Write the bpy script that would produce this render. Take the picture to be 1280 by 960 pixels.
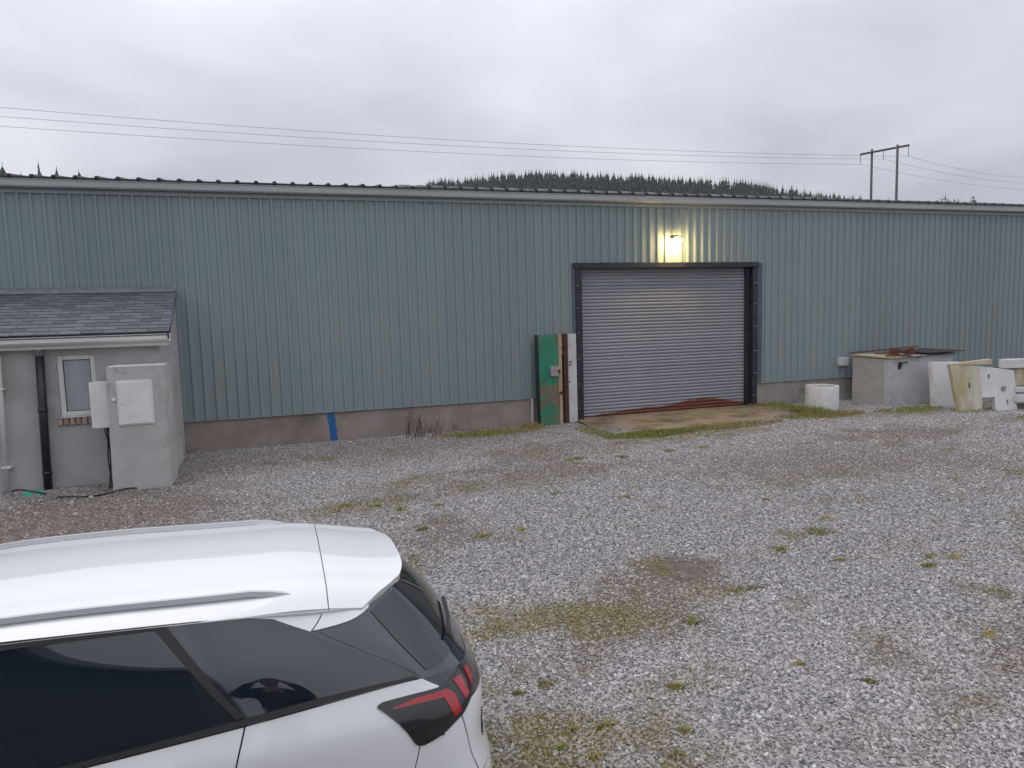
import bpy, bmesh, math, random
from mathutils import Vector, Matrix, noise
random.seed(7)
R = math.radians
for o in list(bpy.data.objects): bpy.data.objects.remove(o)
scene = bpy.context.scene
col = scene.collection

# ------------------------------------------------------------------ camera
F_PX, PITCH, ROLL, YAW = 886.43, 0.0994, -0.0278255, 0.3197564
CAM = Vector((1.5387, -14.6563, 2.3748))
fwd = Vector((math.sin(YAW)*math.cos(PITCH), math.cos(YAW)*math.cos(PITCH), -math.sin(PITCH)))
rgt = Vector((math.cos(YAW), -math.sin(YAW), 0)); upv = rgt.cross(fwd)
R2 = rgt*math.cos(ROLL)+upv*math.sin(ROLL); U2 = upv*math.cos(ROLL)-rgt*math.sin(ROLL)
cd = bpy.data.cameras.new('camera'); cam = bpy.data.objects.new('camera', cd); col.objects.link(cam)
m3 = Matrix((R2, U2, -fwd)).transposed()
cam.matrix_world = Matrix.Translation(CAM) @ m3.to_4x4()
cd.sensor_width = 36; cd.lens = F_PX/1280*36; cd.clip_start = 0.03; cd.clip_end = 20000
scene.camera = cam
HF = Vector((math.sin(YAW), math.cos(YAW), 0))      # horizontal forward
def far_point(px, py, w):                           # point seen at photo position px,py at depth w
    return CAM + (fwd + R2*((px-640)/F_PX) - U2*((py-480)/F_PX))*w

# ------------------------------------------------------------------ sky, sun, exposure
SUN_EL, SUN_AZ = R(70), R(300)
world = bpy.data.worlds.new('World'); scene.world = world; world.use_nodes = True
nt = world.node_tree; N = nt.nodes; L = nt.links; N.clear()
out = N.new('ShaderNodeOutputWorld'); bg = N.new('ShaderNodeBackground'); bg.inputs[1].default_value = 0.1
sky = N.new('ShaderNodeTexSky'); sky.sky_type = 'NISHITA'; sky.sun_disc = False
sky.sun_elevation = SUN_EL; sky.sun_rotation = SUN_AZ; sky.air_density = 1.2; sky.dust_density = 3.0
tc = N.new('ShaderNodeTexCoord')
sep = N.new('ShaderNodeSeparateXYZ'); L.new(tc.outputs['Generated'], sep.inputs[0])
zz = N.new('ShaderNodeMath'); zz.operation = 'MAXIMUM'; L.new(sep.outputs[2], zz.inputs[0]); zz.inputs[1].default_value = 0.0
za = N.new('ShaderNodeMath'); za.operation = 'ADD'; L.new(zz.outputs[0], za.inputs[0]); za.inputs[1].default_value = 0.22
dv = N.new('ShaderNodeVectorMath'); dv.operation = 'DIVIDE'
cmb = N.new('ShaderNodeCombineXYZ')
for k in range(3): L.new(za.outputs[0], cmb.inputs[k])
L.new(tc.outputs['Generated'], dv.inputs[0]); L.new(cmb.outputs[0], dv.inputs[1])
n1 = N.new('ShaderNodeTexNoise'); n1.inputs['Scale'].default_value = 1.15; n1.inputs['Detail'].default_value = 6; n1.inputs['Roughness'].default_value = 0.50; n1.inputs['Distortion'].default_value = 0.35
L.new(dv.outputs[0], n1.inputs['Vector'])
rp = N.new('ShaderNodeValToRGB'); L.new(n1.outputs[0], rp.inputs[0])
rp.color_ramp.elements[0].position = 0.31; rp.color_ramp.elements[0].color = (0.475, 0.50, 0.57, 1)
rp.color_ramp.elements[1].position = 0.70; rp.color_ramp.elements[1].color = (0.745, 0.755, 0.815, 1)
# an overcast sky is brighter overhead than near the horizon
gm = N.new('ShaderNodeMath'); gm.operation = 'MULTIPLY_ADD'; L.new(zz.outputs[0], gm.inputs[0]); gm.inputs[1].default_value = 9.5; gm.inputs[2].default_value = 6.2
sc = N.new('ShaderNodeVectorMath'); sc.operation = 'SCALE'; L.new(rp.outputs[0], sc.inputs[0]); L.new(gm.outputs[0], sc.inputs['Scale'])
mx = N.new('ShaderNodeMix'); mx.data_type = 'RGBA'; mx.inputs[0].default_value = 0.08
L.new(sc.outputs[0], mx.inputs[6]); L.new(sky.outputs[0], mx.inputs[7])
L.new(mx.outputs[2], bg.inputs[0]); L.new(bg.outputs[0], out.inputs[0])
sd = bpy.data.lights.new('sun', 'SUN'); sd.energy = 0.6; sd.angle = R(40); sd.color = (1.0, 0.97, 0.94)
sun = bpy.data.objects.new('sun', sd); col.objects.link(sun)
sdir = Vector((math.sin(SUN_AZ)*math.cos(SUN_EL), math.cos(SUN_AZ)*math.cos(SUN_EL), math.sin(SUN_EL)))
sun.rotation_euler = sdir.to_track_quat('Z', 'Y').to_euler()
vs = scene.view_settings; vs.view_transform = 'Standard'; vs.look = 'None'; vs.exposure = 0.47; vs.gamma = 1.0; vs.use_curve_mapping = False

# ------------------------------------------------------------------ materials
MATS = {}
def mat(name, c, rough=0.8, c2=None, nscale=3.0, ndetail=5, lo=0.4, hi=0.65, metallic=0.0, bump=0.0, bscale=40.0, rnd=0.0,
        spec=0.5, coat=0.0, stretch=(1, 1, 1), c3=None, n3=(1.0, 0.5, 0.7), space='Object', emit=None, s3=None):
    """procedural material: noise between c and c2, a second larger stain c3, per-object tone, fine relief"""
    m = bpy.data.materials.new(name); m.use_nodes = True; MATS[name] = m
    t = m.node_tree; n = t.nodes; l = t.links; p = n['Principled BSDF']
    p.inputs['Roughness'].default_value = rough; p.inputs['Metallic'].default_value = metallic
    p.inputs['Specular IOR Level'].default_value = spec; p.inputs['Coat Weight'].default_value = coat; p.inputs['Coat Roughness'].default_value = 0.03
    tc = n.new('ShaderNodeTexCoord'); mp = n.new('ShaderNodeMapping'); mp.inputs['Scale'].default_value = stretch
    l.new(tc.outputs[space], mp.inputs[0])
    cur = None
    def rgb(c):
        q = n.new('ShaderNodeRGB'); q.outputs[0].default_value = (*c, 1); return q.outputs[0]
    cur = rgb(c)
    def mixn(cur, c, scale, lo, hi, det, vec):
        nz = n.new('ShaderNodeTexNoise'); nz.inputs['Scale'].default_value = scale; nz.inputs['Detail'].default_value = det; nz.inputs['Roughness'].default_value = 0.62
        l.new(vec, nz.inputs['Vector'])
        mr = n.new('ShaderNodeMapRange'); mr.inputs['From Min'].default_value = lo; mr.inputs['From Max'].default_value = hi; l.new(nz.outputs[0], mr.inputs[0])
        x = n.new('ShaderNodeMix'); x.data_type = 'RGBA'; l.new(mr.outputs[0], x.inputs[0]); l.new(cur, x.inputs[6]); x.inputs[7].default_value = (*c, 1)
        return x.outputs[2]
    if c2: cur = mixn(cur, c2, nscale, lo, hi, ndetail, mp.outputs[0])
    if c3:
        v = mp.outputs[0]
        if s3:
            mp3 = n.new('ShaderNodeMapping'); mp3.inputs['Scale'].default_value = s3; l.new(tc.outputs[space], mp3.inputs[0]); v = mp3.outputs[0]
        cur = mixn(cur, c3, n3[0], n3[1], n3[2], 4, v)
    if rnd:
        oi = n.new('ShaderNodeObjectInfo'); mr = n.new('ShaderNodeMapRange'); l.new(oi.outputs['Random'], mr.inputs[0])
        mr.inputs['To Min'].default_value = 1-rnd; mr.inputs['To Max'].default_value = 1+rnd
        s = n.new('ShaderNodeVectorMath'); s.operation = 'SCALE'; l.new(cur, s.inputs[0]); l.new(mr.outputs[0], s.inputs['Scale']); cur = s.outputs[0]
    l.new(cur, p.inputs['Base Color'])
    if bump:
        nb = n.new('ShaderNodeTexNoise'); nb.inputs['Scale'].default_value = bscale; nb.inputs['Detail'].default_value = 6
        l.new(mp.outputs[0], nb.inputs['Vector'])
        b = n.new('ShaderNodeBump'); b.inputs['Strength'].default_value = bump; b.inputs['Distance'].default_value = 0.02; l.new(nb.outputs[0], b.inputs['Height']); l.new(b.outputs[0], p.inputs['Normal'])
    if emit:
        p.inputs['Emission Color'].default_value = (*emit[0], 1); p.inputs['Emission Strength'].default_value = emit[1]
    return m

M = MATS
mat('cladding', (0.233, 0.296, 0.303), 0.5, (0.250, 0.296, 0.304), 1.2, rnd=0.055, spec=0.35, c3=(0.272, 0.300, 0.286), n3=(0.9, 0.53, 0.75), s3=(3.0, 3.0, 0.25), bump=0.03, bscale=6)
mat('trim', (0.34, 0.395, 0.41), 0.4, (0.30, 0.355, 0.37), 2, spec=0.4)
mat('gutter', (0.40, 0.42, 0.44), 0.4, (0.34, 0.37, 0.385), 1.5, spec=0.4, stretch=(.4, 1, 3))
mat('roof_dark', (0.022, 0.020, 0.022), 0.55, (0.04, 0.034, 0.034), 2, rnd=0.1)
mat('filler_pale', (0.42, 0.42, 0.41), 0.7, (0.22, 0.21, 0.20), 5, rnd=0.25)
mat('plinth', (0.345, 0.285, 0.255), 0.9, (0.28, 0.225, 0.195), 2.2, c3=(0.20, 0.17, 0.135), n3=(0.8, 0.5, 0.72), bump=0.35, bscale=45)
mat('blue_paint', (0.01, 0.105, 0.32), 0.6, (0.02, 0.14, 0.36), 14, lo=.35, hi=.7)
mat('render_grey', (0.45, 0.445, 0.44), 0.92, (0.385, 0.38, 0.375), 1.6, c3=(0.315, 0.31, 0.295), n3=(0.9, 0.52, 0.75), bump=0.25, bscale=70)
mat('pier_grey', (0.50, 0.485, 0.47), 0.9, (0.41, 0.40, 0.39), 2.6, c3=(0.18, 0.172, 0.165), n3=(3.2, 0.60, 0.80), bump=0.2, bscale=60)
mat('white_pvc', (0.74, 0.74, 0.72), 0.35, (0.66, 0.66, 0.63), 3)
mat('cabinet_white', (0.78, 0.77, 0.77), 0.4, (0.70, 0.69, 0.69), 4)
mat('cabinet_grey', (0.62, 0.63, 0.64), 0.45, (0.55, 0.56, 0.57), 3)
mat('black_pipe', (0.012, 0.014, 0.02), 0.4, (0.02, 0.022, 0.028), 5)
mat('cable_black', (0.015, 0.015, 0.016), 0.5)
mat('blind', (0.42, 0.45, 0.48), 0.7, (0.34, 0.37, 0.40), 5, stretch=(1, 1, .2), coat=1.0)
mat('slate', (0.075, 0.082, 0.098), 0.6, (0.10, 0.106, 0.122), 6, rnd=0.32, bump=0.15, bscale=30)
mat('lead', (0.13, 0.135, 0.145), 0.55, (0.19, 0.19, 0.195), 7)
mat('brick_sill', (0.36, 0.285, 0.23), 0.9, (0.27, 0.205, 0.165), 9, rnd=0.2, bump=.3)
mat('frame_navy', (0.012, 0.015, 0.026), 0.45, (0.03, 0.033, 0.045), 5, bump=0.05)
mat('trim_navy', (0.09, 0.115, 0.15), .5, (0.07, 0.09, 0.12), 4)
mat('bolt', (0.35, 0.35, 0.36), 0.45, metallic=.6)
mat('concrete', (0.36, 0.335, 0.30), 0.92, (0.27, 0.25, 0.22), 2.5, c3=(0.18, 0.18, 0.12), n3=(1.6, 0.55, 0.75), bump=0.3, bscale=45)
mat('bunker_white', (0.52, 0.52, 0.53), 0.92, (0.44, 0.445, 0.45), 2.2, c3=(0.24, 0.25, 0.22), n3=(1.5, 0.55, 0.78), bump=0.25, bscale=50)
mat('bunker_brown', (0.46, 0.43, 0.395), 0.92, (0.39, 0.365, 0.32), 2.0, c3=(0.30, 0.30, 0.22), n3=(1.8, 0.52, 0.75), bump=0.25, bscale=50)
mat('slab_white', (0.68, 0.66, 0.655), 0.9, (0.58, 0.57, 0.565), 2.4, c3=(0.40, 0.37, 0.30), n3=(1.4, 0.58, 0.8), bump=0.2, bscale=50)
mat('slab_moss', (0.46, 0.40, 0.27), 0.92, (0.38, 0.33, 0.18), 3, c3=(0.56, 0.52, 0.46), n3=(2.0, 0.48, 0.66), bump=0.25, bscale=50, s3=(2, 2, .7))
mat('ring_white', (0.62, 0.61, 0.60), 0.9, (0.52, 0.51, 0.49), 3, c3=(0.36, 0.35, 0.31), n3=(2.0, 0.58, 0.8), bump=0.2)
mat('rust', (0.16, 0.055, 0.03), 0.85, (0.09, 0.035, 0.022), 8, bump=0.3, bscale=60)
mat('rust_dark', (0.055, 0.025, 0.02), 0.8, (0.10, 0.04, 0.025), 9, bump=0.2)
mat('tin', (0.30, 0.30, 0.31), 0.5, (0.14, 0.085, 0.06), 3.5, metallic=.3, lo=.5, hi=.6)
mat('timber_cream', (0.52, 0.43, 0.30), 0.8, (0.40, 0.30, 0.19), 6, stretch=(1, 1, .2))
mat('white_board', (0.60, 0.585, 0.60), 0.7, (0.52, 0.50, 0.50), 4, c3=(0.36, 0.33, 0.26), n3=(1.2, .58, .8))
mat('steel_grey', (0.36, 0.34, 0.35), 0.6, (0.26, 0.22, 0.21), 9)
mat('pole_wood', (0.095, 0.09, 0.10), 0.9, (0.10, 0.09, 0.095), 1)
mat('wire', (0.26, 0.26, 0.28), 0.6)
mat('conifer', (0.008, 0.024, 0.018), 0.9, (0.034, 0.062, 0.038), 0.3, lo=.42, hi=.62)
mat('conifer_misted', (0.055, 0.070, 0.075), 0.9)  # conifer with the paling of distant mist mixed into its base colour
mat('bark', (0.05, 0.042, 0.038), 0.9)
mat('grass', (0.22, 0.25, 0.055), 0.8, (0.30, 0.28, 0.09), 2.0, rnd=.1, spec=.2)
mat('grass_olive', (0.28, 0.265, 0.085), .85, (0.20, 0.21, 0.06), 6, rnd=.2, spec=.2)
mat('grass_dry', (0.36, 0.295, 0.12), 0.85, (0.27, 0.24, 0.09), 5, rnd=.25, spec=.2)
mat('stem', (0.12, 0.06, 0.05), 0.85, (0.16, 0.10, 0.07), 6)
mat('teal_plastic', (0.03, 0.32, 0.22), 0.4, (0.05, 0.40, 0.28), 20)
# car
mat('car_white', (0.755, 0.755, 0.762), 0.32, coat=1.0, spec=0.5)
mat('car_gloss_black', (0.012, 0.017, 0.027), 0.06, spec=0.8, coat=0.6)
mat('car_glass', (0.010, 0.016, 0.024), 0.02, spec=0.95)
mat('car_glass_rear', (0.011, 0.014, 0.018), 0.03, spec=0.85)
mat('car_plastic', (0.020, 0.020, 0.021), 0.6, bump=.05, bscale=300)
mat('car_seam', (0.006, 0.006, 0.007), 0.9)
mat('car_silver', (0.70, 0.705, 0.72), 0.28, metallic=0.45)
mat('light_black', (0.010, 0.013, 0.015), 0.12, coat=0.8)
mat('light_red', (0.34, 0.006, 0.014), 0.15, (0.22, 0.004, 0.01), 60, coat=1.0, emit=((0.8, 0.01, 0.02), 0.05))
mat('light_clear', (0.55, 0.57, 0.6), 0.08, coat=1.0)
mat('tyre', (0.016, 0.016, 0.016), 0.85)
mat('plate', (0.75, 0.75, 0.73), 0.4)
mat('cloth_dark', (0.012, 0.012, 0.016), 0.9)
mat('cloth_maroon', (0.050, 0.020, 0.022), 0.9)
mat('skin', (0.45, 0.27, 0.20), 0.6)
mat('hair', (0.02, 0.015, 0.012), 0.7)
mat('lamp_glow', (1, 0.8, 0.45), 0.5, emit=((1.0, 0.66, 0.26), 110))
mat('lamp_housing', (0.10, 0.10, 0.11), 0.5)
mat('back_wall', (0.10, 0.105, 0.11), 0.85, (0.085, 0.09, 0.095), 2)

# ------------------------------------------------------------------ mesh helpers
def inv_parent(o, parent):
    o.parent = parent
    if parent is not None: o.matrix_parent_inverse = Matrix.Translation(-ORIGIN.get(parent.name, Vector((0, 0, 0))))
ORIGIN = {}
def empty(name, loc):
    o = bpy.data.objects.new(name, None); o.location = loc; o.empty_display_size = .2; col.objects.link(o); ORIGIN[o.name] = Vector(loc); return o
def tag(o, label=None, cat=None, group=None, kind=None):
    if label: o['label'] = label
    if cat: o['category'] = cat
    if group: o['group'] = group
    if kind: o['kind'] = kind
    return o
class MB:
    """collects shapes, then links them as ONE mesh object (vertices in world coordinates)"""
    def __init__(s): s.v = []; s.f = []
    def add(s, v, f):
        k = len(s.v); s.v += [tuple(p) for p in v]; s.f += [tuple(i+k for i in q) for q in f]; return s
    def hexa(s, p): return s.add(p, [(0, 3, 2, 1), (4, 5, 6, 7), (0, 1, 5, 4), (1, 2, 6, 5), (2, 3, 7, 6), (3, 0, 4, 7)])
    def box(s, x0, x1, y0, y1, z0, z1):
        return s.hexa([(x0, y0, z0), (x1, y0, z0), (x1, y1, z0), (x0, y1, z0), (x0, y0, z1), (x1, y0, z1), (x1, y1, z1), (x0, y1, z1)])
    def tube(s, pts, r, n=8, cap=True):
        pts = [Vector(p) for p in pts]; k0 = len(s.v); rs = r if isinstance(r, (list, tuple)) else [r]*len(pts); u = None
        for i, p in enumerate(pts):
            d = (pts[min(i+1, len(pts)-1)]-pts[max(i-1, 0)]).normalized()
            if u is None: u = d.orthogonal().normalized()
            else: u = (u-d*u.dot(d)).normalized()
            w = d.cross(u)
            for k in range(n):
                a = 2*math.pi*k/n; s.v.append(tuple(p+(u*math.cos(a)+w*math.sin(a))*rs[i]))
        for i in range(len(pts)-1):
            for k in range(n):
                a = k0+i*n+k; b = k0+i*n+(k+1) % n; s.f.append((a, b, b+n, a+n))
        if cap:
            s.f.append(tuple(k0+k for k in reversed(range(n)))); e = k0+(len(pts)-1)*n; s.f.append(tuple(e+k for k in range(n)))
        return s
    def lathe(s, prof, c, axis='z', n=32):
        """closed profile of (radius, height) turned about an axis through c"""
        k0 = len(s.v); m = len(prof); c = Vector(c)
        for i in range(n):
            a = 2*math.pi*i/n
            for r, h in prof:
                p = {'z': (r*math.cos(a), r*math.sin(a), h), 'y': (r*math.cos(a), h, r*math.sin(a)), 'x': (h, r*math.cos(a), r*math.sin(a))}[axis]
                s.v.append(tuple(c+Vector(p)))
        for i in range(n):
            for j in range(m):
                s.f.append((k0+i*m+j, k0+((i+1) % n)*m+j, k0+((i+1) % n)*m+(j+1) % m, k0+i*m+(j+1) % m))
        return s
    def prism(s, poly, d):
        """planar polygon of 3D points extruded by vector d"""
        k = len(poly); d = Vector(d); P = [Vector(p) for p in poly]
        return s.add(P+[p+d for p in P], [tuple(range(k-1, -1, -1)), tuple(range(k, 2*k))]+[(i, (i+1) % k, k+(i+1) % k, k+i) for i in range(k)])
    def build(s, name, m, parent=None, bevel=0, smooth=False, seg=2):
        me = bpy.data.meshes.new(name); me.from_pydata(s.v, [], s.f); me.update()
        if bevel or True:
            bm = bmesh.new(); bm.from_mesh(me)
            bmesh.ops.recalc_face_normals(bm, faces=bm.faces)
            if bevel:
                es = [e for e in bm.edges if len(e.link_faces) == 2 and e.calc_face_angle(0) > 0.6]
                bmesh.ops.bevel(bm, geom=es, offset=bevel, segments=seg, affect='EDGES', clamp_overlap=True)
            bm.to_mesh(me); bm.free()
        if smooth:
            for p in me.polygons: p.use_smooth = True
            if smooth != True: me.set_sharp_from_angle(angle=smooth)
        me.materials.append(M[m] if isinstance(m, str) else m)
        o = bpy.data.objects.new(name, me); col.objects.link(o); inv_parent(o, parent); return o
def share(name, me, loc, parent, rot=None, scale=None):
    o = bpy.data.objects.new(name, me); col.objects.link(o); o.location = loc
    if rot: o.rotation_euler = rot
    if scale: o.scale = scale
    inv_parent(o, parent); ORIGIN[o.name] = Vector(loc); return o
def bx(name, m, parent, *a, bevel=.004): return MB().box(*a).build(name, m, parent, bevel=bevel)

def sstep(a, b, x):
    t = max(0, min(1, (x-a)/(b-a))); return t*t*(3-2*t)

# ------------------------------------------------------------------ terrain: one sheet from the yard to the horizon
def crest(l):
    P = [(-900, 10), (-330, 40), (-160, 47), (-85, 58), (-62, 66), (-30, 72), (0, 74), (30, 74), (70, 71.5), (110, 67.5), (160, 61.5), (210, 55), (280, 48), (420, 36), (900, 10)]
    for (a, b), (c, d) in zip(P, P[1:]):
        if a <= l <= c: return b+(d-b)*sstep(a, c, l)
    return 10
def terrain(x, y):
    if y > -3.4: z = -0.10
    else: z = -0.10-0.28*sstep(-3.4, -10.2, y) if y > -10.2 else -0.38
    if -18 < y < 1 and -8 < x < 26:
        z += 0.022*noise.noise(Vector((x*.55, y*.55, 3)))*sstep(.2, -1.2, y)
    return z
def ellipse(x, y, cx, cy, rx, ry, rot=0, soft=.5):
    dx, dy = x-cx, y-cy; c, s = math.cos(rot), math.sin(rot)
    d = math.hypot((dx*c+dy*s)/rx, (dy*c-dx*s)/ry)
    d += .38*noise.noise(Vector((x*1.7, y*1.7, cx)))+.22*noise.noise(Vector((x*5, y*5, cy)))
    return 1-sstep(1-soft, 1+soft*.4, d)
def masks(x, y):
    """soil, moss, cover of loose stone at a point of the yard"""
    n1 = noise.noise(Vector((x*.45+9, y*.6, 1))); n2 = noise.noise(Vector((x*1.6, y*1.9, 5))); n3 = noise.noise(Vector((x*4.5, y*4.5, 8)))
    n4 = noise.noise(Vector((x*.22+y*.25, y*.8-x*.15, 12)))
    soil = .72*sstep(.0, .55, .75*n1+.5*n2+.25*n3+.55*n4)
    soil = max(soil, .95*ellipse(x, y, -1.0, -4.3, 2.2, 1.9, 0, .7))             # brown ground by the annex
    soil = max(soil, .55*ellipse(x, y, 3.0, -1.6, 4.0, 1.3, 0, .8))
    soil = max(soil, .55*ellipse(x, y, 10.5, -5.6, 3.4, 1.1, -.2, .8))
    bare = ellipse(x, y, 5.44, -8.36, .52, .34, -.1, .35)                           # bald worn patch
    soil = max(soil, bare)
    moss = 0
    for cx, cy, rx, ry, k in ((3.55, -8.95, .95, .26, .95), (4.35, -9.2, .60, .30, 1.0), (3.2, -8.6, .5, .18, .7), (2.85, -10.6, .75, .5, .95), (3.5, -10.7, .6, .3, .7), (4.3, -10.3, .5, .2, .5), (5.2, -9.05, .6, .2, .6), (3.7, -11.1, .5, .18, .6), (5.2, -4.9, .9, .4, .45), (8.9, -6.2, 1.3, .35, .35),
                              (5.7, -.75, 1.4, .5, .8), (14.9, -2.5, 1.3, .5, .75), (17.4, -4.3, 1.6, .7, .8), (13.3, -2.0, 1.1, .55, .9), (9.3, -2.75, 2.0, .5, .8), (7.6, -2.2, .5, .6, .6),
                              (2.3, -5.2, 1.2, .35, .5), (3.3, -4.3, 1.1, .35, .5), (7.0, -3.4, .6, .3, .6)):
        moss = max(moss, k*ellipse(x, y, cx, cy, rx, ry, .05, .7))
    moss = max(moss, .5*sstep(.30, .62, n2+.6*n3+.35*n4-.1))
    moss *= .75+.6*n3
    return soil, max(0, min(1, moss)), bare
def axis(lo, hi, step, outer):
    a = []; x = lo
    while x < hi: a.append(x); x += step
    a.append(hi)
    left = []; x = lo; s = step
    while x > -outer: s *= 1.32; x -= s; left.append(x)
    right = []; x = hi; s = step
    while x < outer: s *= 1.32; x += s; right.append(x)
    return list(reversed(left))+a+right
def sheet(name, xs, ys, m, dz=0.0, attr=True):
    v = [(x, y, terrain(x, y)+dz) for y in ys for x in xs]; nx = len(xs)
    f = [(j*nx+i, j*nx+i+1, (j+1)*nx+i+1, (j+1)*nx+i) for j in range(len(ys)-1) for i in range(nx-1)]
    me = bpy.data.meshes.new(name); me.from_pydata(v, [], f); me.update()
    for p in me.polygons: p.use_smooth = True
    if attr:
        S = me.attributes.new('soil', 'FLOAT', 'POINT'); Q = me.attributes.new('moss', 'FLOAT', 'POINT'); D = me.attributes.new('cover', 'FLOAT', 'POINT')
        sv, qv, dvv = [], [], []
        for (x, y, z) in v:
            if -9 < x < 27 and -18 < y < 2:
                s, q, b = masks(x, y)
                dist = math.hypot(x-CAM.x, y-CAM.y)
                sv.append(s); qv.append(q)
                c = (1-.62*s)*(1-.45*q)*(1-.9*b)
                c *= 1 if dist < 7 else (.66 if dist < 10 else .48)
                if (Vector((x-CAM.x, y-CAM.y)).normalized()@Vector((HF.x, HF.y))) < .66 or (x < 1.2 and y < -9.2): c = 0      # beyond anything the yard shows
                if 8.0 < x < 13.0 and -1.75 < y: c = 0
                c *= (1-.85*ellipse(x, y, 9.4, -2.3, 2.0, .34, 0, .6))*(1-.8*ellipse(x, y, 13.2, -1.6, .9, .7, 0, .6))
                if x < -.3 and y > -2.3: c = 0
                dvv.append(c)
            else: sv.append(.3); qv.append(.5); dvv.append(0)
        S.data.foreach_set('value', sv); Q.data.foreach_set('value', qv); D.data.foreach_set('value', dvv)
    me.materials.append(m); o = bpy.data.objects.new(name, me); col.objects.link(o); return o

def gravel_ground_mat():
    m = bpy.data.materials.new('gravel_ground'); m.use_nodes = True; t = m.node_tree; n = t.nodes; l = t.links; p = n['Principled BSDF']
    p.inputs['Roughness'].default_value = .95; p.inputs['Specular IOR Level'].default_value = .2
    tc = n.new('ShaderNodeTexCoord')
    vo = n.new('ShaderNodeTexVoronoi'); vo.inputs['Scale'].default_value = 36; l.new(tc.outputs['Object'], vo.inputs['Vector'])
    sp = n.new('ShaderNodeSeparateColor'); l.new(vo.outputs['Color'], sp.inputs[0])
    cr = n.new('ShaderNodeValToRGB'); l.new(sp.outputs[0], cr.inputs[0])
    e = cr.color_ramp.elements; e[0].position = 0; e[0].color = (.085, .078, .076, 1); e[1].position = 1; e[1].color = (.36, .345, .34, 1)
    q = e.new(.5); q.color = (.19, .18, .178, 1)
    nz = n.new('ShaderNodeTexNoise'); nz.inputs['Scale'].default_value = 14; nz.inputs['Detail'].default_value = 8; nz.inputs['Roughness'].default_value = .7; l.new(tc.outputs['Object'], nz.inputs['Vector'])
    so = n.new('ShaderNodeValToRGB'); l.new(nz.outputs[0], so.inputs[0]); e = so.color_ramp.elements
    e[0].position = .3; e[0].color = (.075, .058, .048, 1); e[1].position = .7; e[1].color = (.22, .19, .17, 1)
    mo = n.new('ShaderNodeValToRGB'); l.new(nz.outputs[0], mo.inputs[0]); e = mo.color_ramp.elements
    e[0].position = .3; e[0].color = (.07, .058, .025, 1); e[1].position = .7; e[1].color = (.21, .175, .075, 1)
    def att(name):
        a = n.new('ShaderNodeAttribute'); a.attribute_name = name; return a.outputs['Fac']
    def fac(a, amt):
        x = n.new('ShaderNodeMath'); x.operation = 'MULTIPLY_ADD'; l.new(nz.outputs[0], x.inputs[0]); x.inputs[1].default_value = amt; l.new(a, x.inputs[2])
        y = n.new('ShaderNodeMapRange'); y.inputs['From Min'].default_value = amt*.5+.10; y.inputs['From Max'].default_value = amt*.5+.55; l.new(x.outputs[0], y.inputs[0]); return y.outputs[0]
    a = n.new('ShaderNodeMix'); a.data_type = 'RGBA'; l.new(fac(att('soil'), .9), a.inputs[0]); l.new(cr.outputs[0], a.inputs[6]); l.new(so.outputs[0], a.inputs[7])
    b = n.new('ShaderNodeMix'); b.data_type = 'RGBA'; l.new(fac(att('moss'), 1.2), b.inputs[0]); l.new(a.outputs[2], b.inputs[6]); l.new(mo.outputs[0], b.inputs[7])
    l.new(b.outputs[2], p.inputs['Base Color'])
    ad = n.new('ShaderNodeMath'); ad.operation = 'ADD'; l.new(vo.outputs['Distance'], ad.inputs[0]); l.new(nz.outputs[0], ad.inputs[1])
    bp = n.new('ShaderNodeBump'); bp.inputs['Strength'].default_value = .8; bp.inputs['Distance'].default_value = .02; bp.invert = True; l.new(ad.outputs[0], bp.inputs['Height']); l.new(bp.outputs[0], p.inputs['Normal'])
    return m
def stone_mat():
    m = bpy.data.materials.new('limestone'); m.use_nodes = True; t = m.node_tree; n = t.nodes; l = t.links; p = n['Principled BSDF']
    p.inputs['Roughness'].default_value = .8; p.inputs['Specular IOR Level'].default_value = .35
    oi = n.new('ShaderNodeObjectInfo'); cr = n.new('ShaderNodeValToRGB'); l.new(oi.outputs['Random'], cr.inputs[0])
    e = cr.color_ramp.elements; e[0].position = 0; e[0].color = (.15, .14, .143, 1); e[1].position = 1; e[1].color = (.62, .60, .59, 1)
    for pos, c in ((.25, (.262, .240, .238)), (.6, (.362, .336, .334)), (.93, (.45, .42, .415))): q = e.new(pos); q.color = (*c, 1)
    nz = n.new('ShaderNodeTexNoise'); nz.inputs['Scale'].default_value = 2.4; nz.inputs['Detail'].default_value = 3; tc = n.new('ShaderNodeTexCoord'); l.new(tc.outputs['Object'], nz.inputs['Vector'])
    mr = n.new('ShaderNodeMapRange'); mr.inputs['To Min'].default_value = .78; mr.inputs['To Max'].default_value = 1.18; l.new(nz.outputs[0], mr.inputs[0])
    s = n.new('ShaderNodeVectorMath'); s.operation = 'SCALE'; l.new(cr.outputs[0], s.inputs[0]); l.new(mr.outputs[0], s.inputs['Scale'])
    cur = s.outputs[0]
    for name, c, k in (('soil', (.235, .185, .15), .6), ('moss', (.20, .165, .075), .75)):
        a = n.new('ShaderNodeAttribute'); a.attribute_type = 'INSTANCER'; a.attribute_name = name
        x = n.new('ShaderNodeMath'); x.operation = 'MULTIPLY'; l.new(a.outputs['Fac'], x.inputs[0]); x.inputs[1].default_value = k
        mi = n.new('ShaderNodeMix'); mi.data_type = 'RGBA'; l.new(x.outputs[0], mi.inputs[0]); l.new(cur, mi.inputs[6]); mi.inputs[7].default_value = (*c, 1); cur = mi.outputs[2]
    l.new(cur, p.inputs['Base Color']); return m

gm_ = gravel_ground_mat(); stone_ = stone_mat()
ground = sheet('ground', axis(-6.0, 22.0, .16, 2600), axis(-16.0, 1.0, .12, 2600), gm_); tag(ground, kind='structure')

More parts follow.
